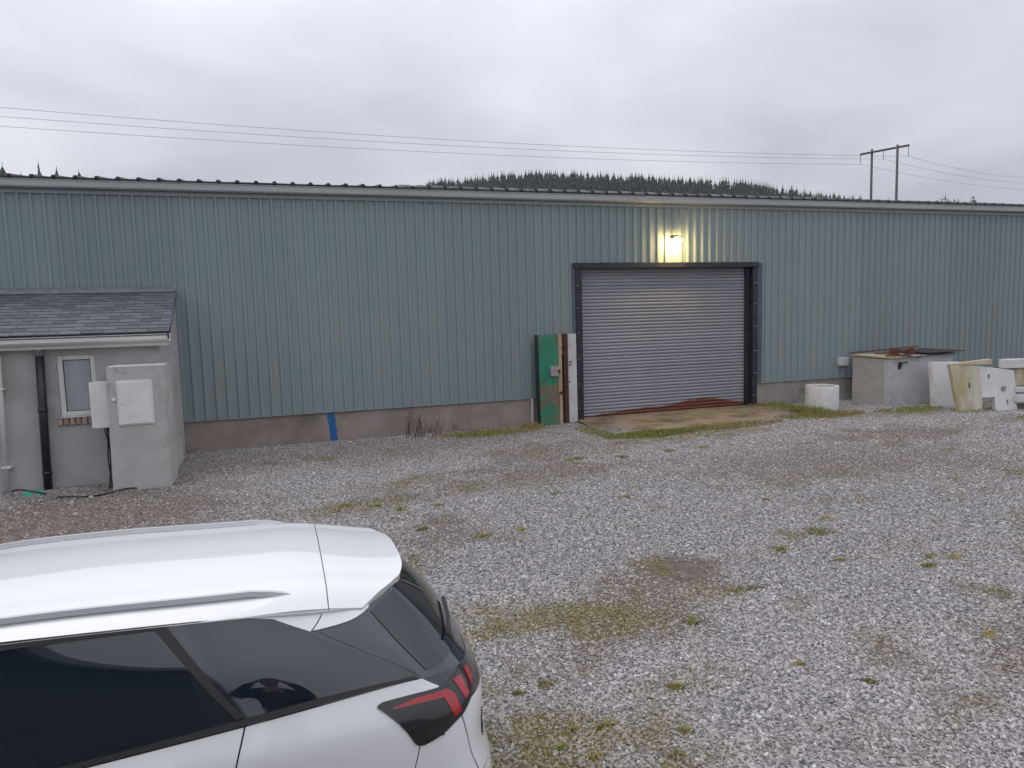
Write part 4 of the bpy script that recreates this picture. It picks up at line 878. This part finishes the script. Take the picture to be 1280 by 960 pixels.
# ------------------------------------------------------------------ the car: body as two lofted shells, panels cut from them with real gaps
XR,YC,ZC=2.465,-10.91,-0.38
CZB=[1.12,1.12,1.14,1.165,1.175,1.135,1.075,1.04,.98,.94,.93,.95]
def _l(pts,z):
    z=z if isinstance(z,list) else [z]*len(pts)
    return [(p[0],p[1],q) for p,q in zip(pts,z)]
CS1=[_l([(.10,0),(.12,.45),(.18,.68),(.32,.80),(.55,.84),(1.2,.86),(2.2,.86),(3.3,.86),(4.0,.83),(4.28,.66),(4.38,.40),(4.40,0)],.27),
 _l([(.0,0),(.02,.45),(.08,.70),(.22,.86),(.5,.905),(1.2,.91),(2.2,.895),(3.3,.91),(4.0,.88),(4.32,.70),(4.43,.42),(4.45,0)],.55),
 _l([(.04,0),(.06,.45),(.12,.70),(.25,.85),(.5,.90),(1.2,.905),(2.2,.89),(3.3,.91),(4.0,.86),(4.27,.68),(4.40,.40),(4.42,0)],.80),
 _l([(.03,0),(.05,.45),(.13,.69),(.27,.82),(.5,.875),(1.2,.90),(2.2,.885),(3.3,.88),(4.0,.80),(4.2,.6),(4.32,.38),(4.36,0)],[.98,.98,.99,1.0,1.01,1.0,.98,.96,.92,.88,.87,.87]),
 _l([(.10,0),(.12,.45),(.20,.66),(.34,.77),(.55,.815),(1.2,.85),(2.2,.85),(3.3,.82),(3.9,.74),(4.1,.56),(4.2,.35),(4.25,0)],CZB)]
GB=_l([(.10,0),(.12,.45),(.20,.66),(.34,.77),(.55,.815),(1.2,.85),(2.2,.85),(3.0,.83),(3.25,.72),(3.45,.5),(3.52,.3),(3.55,0)],[1.12,1.12,1.14,1.165,1.175,1.135,1.075,1.05,1.05,1.06,1.06,1.06])
GT=_l([(.44,0),(.46,.40),(.52,.53),(.64,.60),(.82,.63),(1.3,.655),(2.2,.665),(2.55,.65),(2.65,.57),(2.72,.42),(2.75,.25),(2.77,0)],[1.50,1.49,1.47,1.47,1.48,1.53,1.575,1.57,1.56,1.57,1.575,1.58])
GM=[]
for a,b in zip(GB,GT):
    m=[(a[i]+b[i])/2 for i in range(3)]
    m[1]+=.012*min(1,a[1]/.6); m[0]-=.03*max(0,1-a[1]/.75)*(1 if a[0]<2 else -1); GM.append(tuple(m))
CS2=[GB,GM,GT]
def cr(P,x):
    n=len(P); i=max(0,min(n-2,int(math.floor(x)))); f=x-i
    p1,p2=P[i],P[i+1]
    p0=P[i-1] if i>0 else ((p2[0],-p2[1],p2[2]) if n>6 else tuple(2*a-b for a,b in zip(p1,p2)))
    p3=P[i+2] if i+2<n else ((p1[0],-p1[1],p1[2]) if n>6 else tuple(2*a-b for a,b in zip(p2,p1)))
    return tuple(.5*((2*b)+(c-a)*f+(2*a-5*b+4*c-d)*f*f+(3*b-a-3*c+d)*f**3) for a,b,c,d in zip(p0,p1,p2,p3))
def surf(S,u,v):
    if u<0:
        p=surf(S,-u,v); return (p[0],-p[1],p[2])
    return cr([cr(L,u) for L in S],v)
def CW(p): return (XR-p[0],YC-p[1],ZC+p[2])

def csurf(S, u, v):
    if u > 11: p = csurf(S, 22-u, v); return (p[0], -p[1], p[2])
    return surf(S, u, v)
def cnorm(S, u, v):
    e = .02
    a = Vector(csurf(S, u+e, v))-Vector(csurf(S, u-e, v)); v0, v1 = max(0, v-e), min(len(S)-1, v+e)
    b = Vector(csurf(S, u, v1))-Vector(csurf(S, u, v0)); n = a.cross(b); n.normalize()
    p = Vector(csurf(S, u, v)); c = Vector((2.2, 0, .6)); return n if n.dot(p-c) > 0 else -n
car = empty('parked_car', CW((2.2, 0, 0))); tag(car, 'white family car with black tinted windows parked close to the camera', 'car')
def panel(name, m, S, poly, parent=car, off=.0, thick=.006, du=.16, dv=.2, mirror=False, drop=None):
    """part cut from shell S along a polygon in (u,v), with thickness"""
    bm = bmesh.new(); vs_ = [bm.verts.new((u, v, 0)) for u, v in poly]; bm.faces.new(vs_)
    us = [p[0] for p in poly]; vv = [p[1] for p in poly]
    for ax, lo, hi, st in ((0, min(us), max(us), du), (1, min(vv), max(vv), dv)):
        n = int((hi-lo)/st)+1
        for i in range(1, n+1):
            c = lo+(hi-lo)*i/(n+1); no = Vector((1, 0, 0)) if ax == 0 else Vector((0, 1, 0))
            bmesh.ops.bisect_plane(bm, geom=bm.verts[:]+bm.edges[:]+bm.faces[:], plane_co=no*c, plane_no=no)
    if drop:
        bad = [f for f in bm.faces if drop(csurf(S, *f.calc_center_median().xy))]; bmesh.ops.delete(bm, geom=bad, context='FACES')
    bmesh.ops.triangulate(bm, faces=[f for f in bm.faces if len(f.verts) > 4])
    for vt_ in bm.verts:
        u, v = vt_.co.x, vt_.co.y; v = max(0, min(len(S)-1, v)); p = Vector(csurf(S, u, v))+cnorm(S, u, v)*off
        if mirror: p.y = -p.y
        vt_.co = CW(p)
    bmesh.ops.recalc_face_normals(bm, faces=bm.faces)
    # outward
    cc = Vector(CW((2.2, 0, .6))); sgn = sum((f.normal.dot(f.calc_center_median()-cc)*f.calc_area() for f in bm.faces))
    if sgn < 0: bmesh.ops.reverse_faces(bm, faces=bm.faces)
    bnd = [e for e in bm.edges if e.is_boundary]; nrm = {v: v.normal.copy() for v in bm.verts}
    ex_ = bmesh.ops.extrude_edge_only(bm, edges=bnd); nv = [g for g in ex_['geom'] if isinstance(g, bmesh.types.BMVert)]
    for v in nv:
        o_ = min((w.other_vert(v) for w in v.link_edges if w.other_vert(v) in nrm), key=lambda q_: (q_.co-v.co).length, default=None)
        if o_ is not None: v.co = o_.co-nrm[o_]*thick
    me = bpy.data.meshes.new(name); bm.to_mesh(me); bm.free()
    for p in me.polygons: p.use_smooth = True
    me.set_sharp_from_angle(angle=.6); me.materials.append(M[m]); o = bpy.data.objects.new(name, me); col.objects.link(o); inv_parent(o, parent); return o
def both(name, m, S, poly, **k): return panel(name, m, S, poly, **k), panel(name, m, S, poly, mirror=True, **k)
def mir(poly): return poly+[(-u, v) for u, v in reversed(poly)]
def ring(poly): return poly+[(22-u, v) for u, v in reversed(poly)]
AX = ((.86, .37), (3.53, .37))
def arch(p, r=.405): return any(math.hypot(p[0]-a, p[2]-z) < r for a, z in AX) and abs(p[1]) > .5
# inner shell, dark: what shows in the shut lines
inn = panel('inner_shell', 'car_seam', CS1, ring([(0.001, 0), (0.001, 4), ][::-1]) if False else [(-10.99, .02), (10.99, .02), (10.99, 3.98), (-10.99, 3.98)], off=-.007, thick=.0, du=.25, dv=.4, drop=lambda p: arch(p, .40))
panel('window_surround', 'car_gloss_black', CS2, [(-10.99, .0), (10.99, .0), (10.99, 1.99), (-10.99, 1.99)], off=-.004, thick=.0, du=.2, dv=.2)
# white panels
both('quarter_panel', 'car_white', CS1, [(3.06, 3.74), (3.42, 3.995), (4.911, 3.995), (4.962, 3.0), (4.982, .95), (3.957, .95), (3.928, 2.16), (3.862, 2.6), (2.86, 2.9)], du=.08, dv=.1, drop=arch)
bump_ = [(2.57, 1.45), (2.70, 1.98), (2.84, 2.87), (3.36, 2.70), (3.85, 2.575), (3.915, 2.16), (3.945, .95)]
panel('bumper', 'car_white', CS1, [(-u, v) for u, v in bump_]+list(reversed(bump_)), du=.15, dv=.1)
tg = [(2.53, 1.49), (2.66, 1.98), (2.795, 2.85), (2.3, 3.08)]
tgo = panel('tailgate', 'car_white', CS1, [(-u, v) for u, v in tg]+list(reversed(tg)), du=.15, dv=.1)
bb = [(2.28, 3.1), (2.8, 2.9), (3.04, 3.72), (3.40, 3.995)]
panel('black_band', 'car_gloss_black', CS1, [(-u, v) for u, v in bb]+list(reversed(bb)), du=.12, dv=.12)
nr = [(.9, 1.9), (.9, 2.35)]
panel('number_plate', 'plate', CS1, [(-.55, 1.9), (.55, 1.9), (.55, 2.35), (-.55, 2.35)], parent=tgo, off=.008)
panel('tailgate_notch', 'car_seam', CS1, [(1.60, 2.0), (1.9, 1.9), (1.9, 2.02), (1.60, 2.4)], parent=tgo, off=.003)
for nm, u0, u1 in (('rear_door', 4.985, 5.93), ('front_door', 5.95, 7.02)):
    for d_ in both(nm, 'car_white', CS1, [(u0 if nm == 'front_door' else 4.99, .95), (u1, .95), (u1, 3.995), (u0-.065 if nm == 'rear_door' else u0, 3.995), (u0-.015 if nm == 'rear_door' else u0, 3.0)], drop=arch):
        s_ = 1 if d_.name in (nm,) or '.' not in d_.name else -1
        hu = u0+.22; P = [Vector(CW((lambda p, k: (p[0], s_*(p[1]+k), p[2]))(csurf(CS1, hu+.26*i/6, 3.25), .035*math.sin(math.pi*i/6)+.005))) for i in range(7)]
        MB().tube(P, .014, 8).build('handle', 'car_white', d_, smooth=True)
both('front_wing', 'car_white', CS1, [(7.04, .95), (8.75, .95), (8.75, 3.0), (8.4, 3.995), (7.04, 3.995)], drop=arch)
fb = [(8.77, .9), (8.77, 2.9), (10.98, 2.9)]
panel('front_bumper', 'car_white', CS1, ring([(8.77, 2.95), (8.77, .9)])[::1], du=.15, dv=.15)
panel('grille', 'car_plastic', CS1, ring([(9.9, 2.8), (9.9, 1.5)]), off=.006)
both('headlight', 'light_clear', CS1, [(8.75, 3.0), (9.75, 3.0), (9.6, 3.5), (8.6, 3.7)], off=.004)
panel('bonnet_edge', 'car_white', CS1, ring([(8.45, 3.99), (8.78, 3.0)]), du=.2, dv=.2)
panel('sill_cladding', 'car_plastic', CS1, [(-10.99, .0), (10.99, .0), (10.99, .88), (-10.99, .88)], off=.004, du=.2, dv=.25, drop=lambda p: arch(p, .39))
panel('skid_plate', 'car_silver', CS1, mir([(0, .15), (2.2, .15), (2.4, .45)])[:-1] if False else [(-2.4, .15), (2.4, .15), (2.3, .45), (-2.3, .45)], off=.012)
# bonnet: between belt front and windscreen foot
b = MB(); nu, nw = 24, 10
for i in range(nu+1):
    u = 7.0+8.0*i/nu; A = Vector(csurf(CS1, u, 4)); B = Vector(csurf(CS2, u, 0))
    for j in range(nw+1): t = j/nw; p = A.lerp(B, t); p.z += .05*math.sin(math.pi*t)*sstep(7, 9, min(u, 22-u)); b.v.append(CW(p))
b.f = [(i*(nw+1)+j, (i+1)*(nw+1)+j, (i+1)*(nw+1)+j+1, i*(nw+1)+j+1) for i in range(nu) for j in range(nw)]
b.build('bonnet', 'car_white', car, smooth=True)
# glazing
both('rear_door_window', 'car_glass', CS2, [(4.955, .24), (5.83, .10), (5.83, 1.84), (5.24, 1.88), (5.215, 1.88)], du=.08, dv=.1)
both('front_door_window', 'car_glass', CS2, [(6.02, .10), (7.25, .12), (6.95, 1.5), (6.7, 1.84), (6.02, 1.84)], du=.1, dv=.12)
both('window_frame_trim', 'car_plastic', CS2, [(4.905, .16), (4.945, .17), (5.20, 1.90), (5.82, 1.86), (5.82, 1.97), (5.15, 1.97)], off=.003, du=.08, dv=.1)
both('quarter_glass', 'car_glass', CS2, [(4.86, .25), (5.09, 1.93), (4.64, 1.97), (4.50, 1.87), (4.263, 1.50), (3.90, .83), (3.50, .135), (3.81, .125), (4.47, .19)], du=.08, dv=.1)
both('belt_trim', 'car_plastic', CS2, [(3.50, .02), (6.9, .02), (6.9, .085), (5.4, .10), (4.90, .14), (4.47, .16), (3.81, .095), (3.55, .10)], off=.004, du=.1, dv=.05)
both('pillar_panel', 'car_gloss_black', CS2, [(4.17, 1.53), (3.10, 1.78), (2.90, 1.80), (3.04, 1.0), (3.12, .16), (3.40, .06), (3.87, .86)], du=.08, dv=.1)
rg_ = panel('rear_window', 'car_glass_rear', CS2, [(-2.86, 1.80), (-2.4, 1.93), (2.4, 1.93), (2.86, 1.80), (2.99, 1.0), (3.06, .17), (2.45, .22), (1.9, .32), (1.0, .36), (-1.0, .36), (-1.9, .32), (-2.45, .22), (-3.06, .17), (-2.99, 1.0)], du=.12, dv=.1)
panel('windscreen', 'car_glass', CS2, ring([(7.75, 1.9), (8.3, .06)]), du=.15, dv=.12)
# wiper on the rear window
P = [Vector(CW(Vector(csurf(CS2, u, v))+cnorm(CS2, u, v)*.022)) for u, v in ((.0, .30), (.3, .46), (.7, .55), (1.15, .60), (1.5, .58))]
wp = MB().tube(P, [.014, .012, .010, .009, .008], 6).build('rear_wiper', 'car_plastic', rg_, smooth=True)
# roof skin, spoiler, wedge of the pillar
def roof_pt(a, s):
    """a in -1..1 across, s from the tail"""
    H = .655-.045*(1-sstep(.45, 1.0, s)); H *= 1-.05*sstep(2.0, 2.8, s)
    z = 1.503+.098*sstep(.25, 1.0, s)+.034*sstep(.9, 2.0, s)-.04*sstep(2.2, 2.85, s)
    aa = abs(a); drop_ = .060*aa**2.6+.03*sstep(.90, 1, aa)*1.0
    z -= drop_; z += .008*sstep(.62, .70, aa)*(1-sstep(.80, .97, aa))
    return (s, a*H, z)
def srear(a): return .372+.255*abs(a)**3.4
def roof_grid(name, s0, s1, parent=car, n=28, m_=24, flat=False):
    b = MB(); amax = 1.0
    for j in range(m_+1):
        for i in range(n+1):
            a = -amax+2*amax*i/n; a = math.copysign(abs(a)**.8, a)
            lo = srear(a) if s0 is None else s0; hi = s1; s = lo+(hi-lo)*j/m_
            b.v.append(CW(roof_pt(a, s)))
    k = n+1
    b.f = [(j*k+i, j*k+i+1, (j+1)*k+i+1, (j+1)*k+i) for j in range(m_) for i in range(n)]
    bd = [i for i in range(k)]+[j*k+n for j in range(1, m_+1)]+[m_*k+i for i in range(n-1, -1, -1)]+[j*k for j in range(m_-1, 0, -1)]
    base = len(b.v)
    for i in bd: x_, y_, z_ = b.v[i]; b.v.append((x_-.008 if s0 is None else x_, y_+(.004 if y_ < YC else -.004), z_-(.046 if s0 is None else .028)))
    nb = len(bd); b.f += [(bd[i], bd[(i+1) % nb], base+(i+1) % nb, base+i) for i in range(nb)]
    if s0 is None: b.f.append(tuple(base+i for i in range(nb)))
    return b.build(name, 'car_white', parent, smooth=.7)
rfp = roof_grid('roof_panel', .775, 2.80); spo = roof_grid('spoiler', None, .770)
both('pillar_wedge', 'car_white', CS2, [(4.78, 1.985), (4.50, 1.905), (4.25, 1.555), (3.95, 1.98), (4.78, 1.995)], off=.002, du=.06, dv=.1)
both('spoiler_wedge', 'car_white', CS2, [(3.93, 1.98), (4.222, 1.567), (4.16, 1.575), (3.08, 1.81), (2.80, 1.90), (2.75, 1.98)], off=.004, du=.06, dv=.1, parent=spo)
# white cant rail between glass top and roof skin
for s_ in (1, -1):
    b = MB(); n = 40
    for i in range(n+1):
        u = 3.3+4.4*i/n; p = Vector(csurf(CS2, u, 1.97)); e_ = roof_pt(.985, max(p.x, .45)); q0 = p+Vector((0, .006, 0)); q3 = Vector((p.x, e_[1]-.004, e_[2]-.022))
        for t in (0, .33, .66, 1): r_ = q0.lerp(q3, t); r_.y += .012*math.sin(math.pi*t); r_.z += .008*math.sin(math.pi*t); b.v.append(CW((r_.x, s_*r_.y, r_.z)))
    b.f = [(i*4+j, (i+1)*4+j, (i+1)*4+j+1, i*4+j+1) for i in range(n) for j in range(3)]
    b.build('cant_rail', 'car_white', car, smooth=True)
    P = []
    for i in range(25):
        t = i/24; s = .93+1.95*t; e_ = roof_pt(.875, min(s, 2.78)); lift = .030*min(1, sstep(0, .07, t)*1.0, sstep(1, .9, t))-.002
        P.append((s, s_*(e_[1]), e_[2]+lift))
    rail = MB()
    for (A, B) in zip(P, P[1:]):
        A, B = Vector(A), Vector(B)
        rail.hexa([CW(A+Vector((0, -.014, -.022))), CW(B+Vector((0, -.014, -.022))), CW(B+Vector((0, .014, -.022))), CW(A+Vector((0, .014, -.022))), CW(A+Vector((0, -.010, 0))), CW(B+Vector((0, -.010, 0))), CW(B+Vector((0, .010, 0))), CW(A+Vector((0, .010, 0)))])
    ro = rail.build('roof_rail', 'car_silver', car, smooth=.8)
# tail lights
LP = [(4.163, 3.60), (4.15, 3.66), (4.10, 3.70), (2.96, 3.70), (2.10, 3.95), (1.75, 3.90), (1.83, 3.50), (2.34, 3.145), (2.82, 2.885), (3.34, 2.71), (3.81, 2.56), (3.88, 2.575), (3.92, 2.64)]
for i, tl in enumerate(both('tail_light', 'light_black', CS1, LP, off=.006, du=.08, dv=.08)):
    mr_ = i == 1
    for c in ([(4.05, 3.51), (3.75, 3.605), (2.93, 3.60), (2.80, 3.46), (2.80, 3.0), (3.03, 2.93), (3.12, 3.44), (3.78, 3.47), (4.03, 3.475)], [(2.62, 3.74), (2.30, 3.78), (2.33, 3.25), (2.56, 3.17)], [(2.0, 3.86), (1.78, 3.84), (1.86, 3.50), (2.12, 3.34)]):
        o = panel('red_claw', 'light_red', CS1, c, parent=tl, off=.009, du=.06, dv=.08, mirror=mr_)
    b_ = 2.66
    while b_ < 3.4:
        hi_u = 3.95+.22*(b_-2.66)/.7; lo_u = 3.42-.25*(b_-2.66)/.7
        panel('lens_rib', 'light_black', CS1, [(lo_u, b_), (hi_u-.10, b_), (hi_u-.10, b_+.022), (lo_u, b_+.022)], parent=tl, off=.0095, du=.2, dv=.2, mirror=mr_); b_ += .06
# wheels
for (a, zc_) in AX:
    for s_ in (1, -1):
        w_ = empty('wheel', CW((a, s_*.80, 0))); w_.parent = car; w_.matrix_parent_inverse = Matrix.Translation(-Vector(CW((2.2, 0, 0)))); c = CW((a, s_*.79, .35))
        MB().lathe([(.24, -.11), (.33, -.115), (.352, -.08), (.352, .08), (.33, .115), (.24, .11)], c, 'y', 36).build('tyre', 'tyre', w_, smooth=.6)
        b = MB().lathe([(.20, -.10), (.241, -.10), (.241, .10), (.20, .10)], c, 'y', 36)
        for k in range(5):
            an_ = 2*math.pi*k/5
            def rp_(r, t, y): return (c[0]+r*math.cos(an_)-t*math.sin(an_), c[1]-s_*y, c[2]+r*math.sin(an_)+t*math.cos(an_))
            b.hexa([rp_(.03, -.035, .06), rp_(.215, -.055, .085), rp_(.215, .055, .085), rp_(.03, .035, .06), rp_(.03, -.03, .09), rp_(.215, -.045, .10), rp_(.215, .045, .10), rp_(.03, .03, .09)])
        b.build('rim', 'car_silver', w_)
        b = MB()
        for k in range(21):
            an_ = -.35+(math.pi+.7)*k/20; b.v += [CW((a+r*math.cos(an_), s_*y, .37+r*math.sin(an_))) for r, y in ((.392, .80), (.392, .915), (.45, .915), (.45, .86))]
        b.f = [(4*k+j, 4*k+(j+1) % 4, 4*k+4+(j+1) % 4, 4*k+4+j) for k in range(20) for j in range(4)]
        b.build('arch_trim', 'car_plastic', car, smooth=.6)
bx('underbody', 'car_seam', car, XR-4.1, XR-.35, YC-.66, YC+.66, ZC+.22, ZC+.5, bevel=.03)
for s_ in (1, -1):
    c = Vector(CW((3.0, s_*.98, 1.12)))
    b = MB().hexa([c+Vector((x_, y_, z_)) for x_, y_, z_ in ((-.10, -.09, -.07), (.07, -.09, -.06), (.07, .09, -.06), (-.10, .09, -.07), (-.08, -.085, .07), (.07, -.09, .075), (.07, .085, .075), (-.08, .08, .07))])
    b.build('door_mirror', 'car_white', car, bevel=.03, smooth=True)

# ------------------------------------------------------------------ behind the camera: shed, dock and the photographer (seen only in the car's windows)
rs2 = empty('opposite_shed', (-10, -20, -.4)); tag(rs2, 'dark shed on the opposite side of the yard, mirrored in the car window', 'shed')
bx('wall', 'back_wall', rs2, -24, .5, -26, -18.0, -.6, 4.55, bevel=0)
MB().prism([(-24.2, -17.8, 4.55), (-24.2, -22, 5.6), (-24.2, -26.2, 4.55)], (24.9, 0, 0)).build('roof', 'roof_dark', rs2)
bx('gutter', 'trim', rs2, -24.2, .7, -17.79, -17.66, 4.46, 4.58)
dk = bx('loading_dock', 'concrete', None, -3.0, 3.2, -17.99, -14.4, -.6, .80, bevel=.02); tag(dk, 'raised concrete loading dock below the photographer', 'dock')
PX, PY, PZ = 1.53, -14.98, .80
def figure(name, m, verts, edges, radii, parent, sub=2):
    me = bpy.data.meshes.new(name); me.from_pydata([(PX+x, PY+y, PZ+z) for x, y, z in verts], edges, []); me.update()
    o = bpy.data.objects.new(name, me); col.objects.link(o)
    md = o.modifiers.new('skin', 'SKIN'); sv = me.skin_vertices[0] if me.skin_vertices else None
    if sv is None:
        bm = bmesh.new(); bm.from_mesh(me); bm.verts.layers.skin.verify(); bm.to_mesh(me); bm.free(); sv = me.skin_vertices[0]
    for i, r in enumerate(radii): sv.data[i].radius = r if isinstance(r, tuple) else (r, r)
    sv.data[0].use_root = True
    md2 = o.modifiers.new('sub', 'SUBSURF'); md2.levels = sub; md2.render_levels = sub
    me.materials.append(M[m]); inv_parent(o, parent); return o
V = [(0, 0, .92), (0, 0, 1.08), (0, 0, 1.27), (0, 0, 1.40), (0, .02, 1.48), (0, .045, 1.56), (0, .05, 1.64)]
E_ = [(i, i+1) for i in range(6)]; RD = [(.16, .11), (.15, .11), (.17, .12), (.13, .09), .055, (.075, .09), (.06, .075)]
for s_ in (1, -1):
    k = len(V); V += [(s_*.18, 0, 1.37), (s_*.40, .06, 1.27), (s_*.15, .20, 1.53), (s_*.085, .235, 1.565)]; E_ += [(3, k), (k, k+1), (k+1, k+2), (k+2, k+3)]; RD += [.07, .05, .035, (.018, .042)]
    h = k+3
    for j in range(4):
        f0 = len(V); V += [(s_*.075, .25, 1.60-.022*j), (s_*.045, .268, 1.605-.022*j), (s_*.02, .262, 1.60-.022*j)]; E_ += [(h, f0), (f0, f0+1), (f0+1, f0+2)]; RD += [.009, .0085, .0075]
    f0 = len(V); V += [(s_*.07, .215, 1.535), (s_*.035, .222, 1.54)]; E_ += [(h, f0), (f0, f0+1)]; RD += [.011, .009]
    k = len(V); V += [(s_*.10, 0, .84), (s_*.11, .01, .47), (s_*.115, -.02, .08), (s_*.12, .13, .035)]; E_ += [(0, k), (k, k+1), (k+1, k+2), (k+2, k+3)]; RD += [.095, .065, .045, (.045, .03)]
person = figure('person', 'skin', V, E_, RD, None); tag(person, 'person in dark jacket and maroon top holding a phone to their face on the dock', 'person')
V = [(0, 0, .86), (0, 0, 1.08), (0, 0, 1.27), (0, 0, 1.40), (0, .015, 1.45)]; E_ = [(i, i+1) for i in range(4)]; RD = [(.19, .14), (.18, .14), (.20, .145), (.16, .11), .075]
for s_ in (1, -1):
    k = len(V); V += [(s_*.19, 0, 1.37), (s_*.40, .06, 1.27), (s_*.17, .19, 1.51)]; E_ += [(3, k), (k, k+1), (k+1, k+2)]; RD += [.09, .07, .055]
figure('jacket', 'cloth_dark', V, E_, RD, person)
V = [(0, 0, .95)]; E_ = []; RD = [(.18, .13)]
for s_ in (1, -1):
    k = len(V); V += [(s_*.105, 0, .82), (s_*.112, .01, .47), (s_*.116, -.01, .06)]; E_ += [(0, k), (k, k+1), (k+1, k+2)]; RD += [.115, .085, .07]
figure('trousers', 'cloth_dark', V, E_, RD, person)
MB().prism([(PX-.10, PY+.165, PZ+.98), (PX+.10, PY+.165, PZ+.98), (PX+.09, PY+.165, PZ+1.30), (PX, PY+.150, PZ+1.36), (PX-.09, PY+.165, PZ+1.30)], (0, -.03, 0)).build('top', 'cloth_maroon', person, bevel=.01)
hb = MB().lathe([(.001, .11), (.06, .10), (.085, .06), (.09, 0), (.08, -.07), (.001, -.07)], (PX, PY+.01, PZ+1.62), n=18).build('hair', 'hair', person, smooth=True)
ph_ = bx('phone', 'car_gloss_black', None, PX-.075, PX+.085, PY+.255, PY+.263, PZ+1.535, PZ+1.612, bevel=.003); tag(ph_, 'black phone held up sideways in both hands of the person', 'phone')

# ------------------------------------------------------------------ damp air that pales the far trees
hz = bpy.data.meshes.new('haze'); bmz = bmesh.new(); bmesh.ops.create_cube(bmz, size=1.0)
for v in bmz.verts: v.co = Vector((v.co.x*12000, v.co.y*12000, -3.4 if v.co.z < 0 else 125))
bmz.to_mesh(hz); bmz.free(); hzo = bpy.data.objects.new('haze', hz); col.objects.link(hzo); tag(hzo, kind='stuff')
hm = bpy.data.materials.new('haze'); hm.use_nodes = True; t = hm.node_tree; t.nodes.clear()
ov = t.nodes.new('ShaderNodeOutputMaterial'); pv = t.nodes.new('ShaderNodeVolumePrincipled'); pv.inputs['Color'].default_value = (.93, .95, 1, 1); pv.inputs['Density'].default_value = .00022; pv.inputs['Anisotropy'].default_value = .2
t.links.new(pv.outputs[0], ov.inputs['Volume']); hz.materials.append(hm)
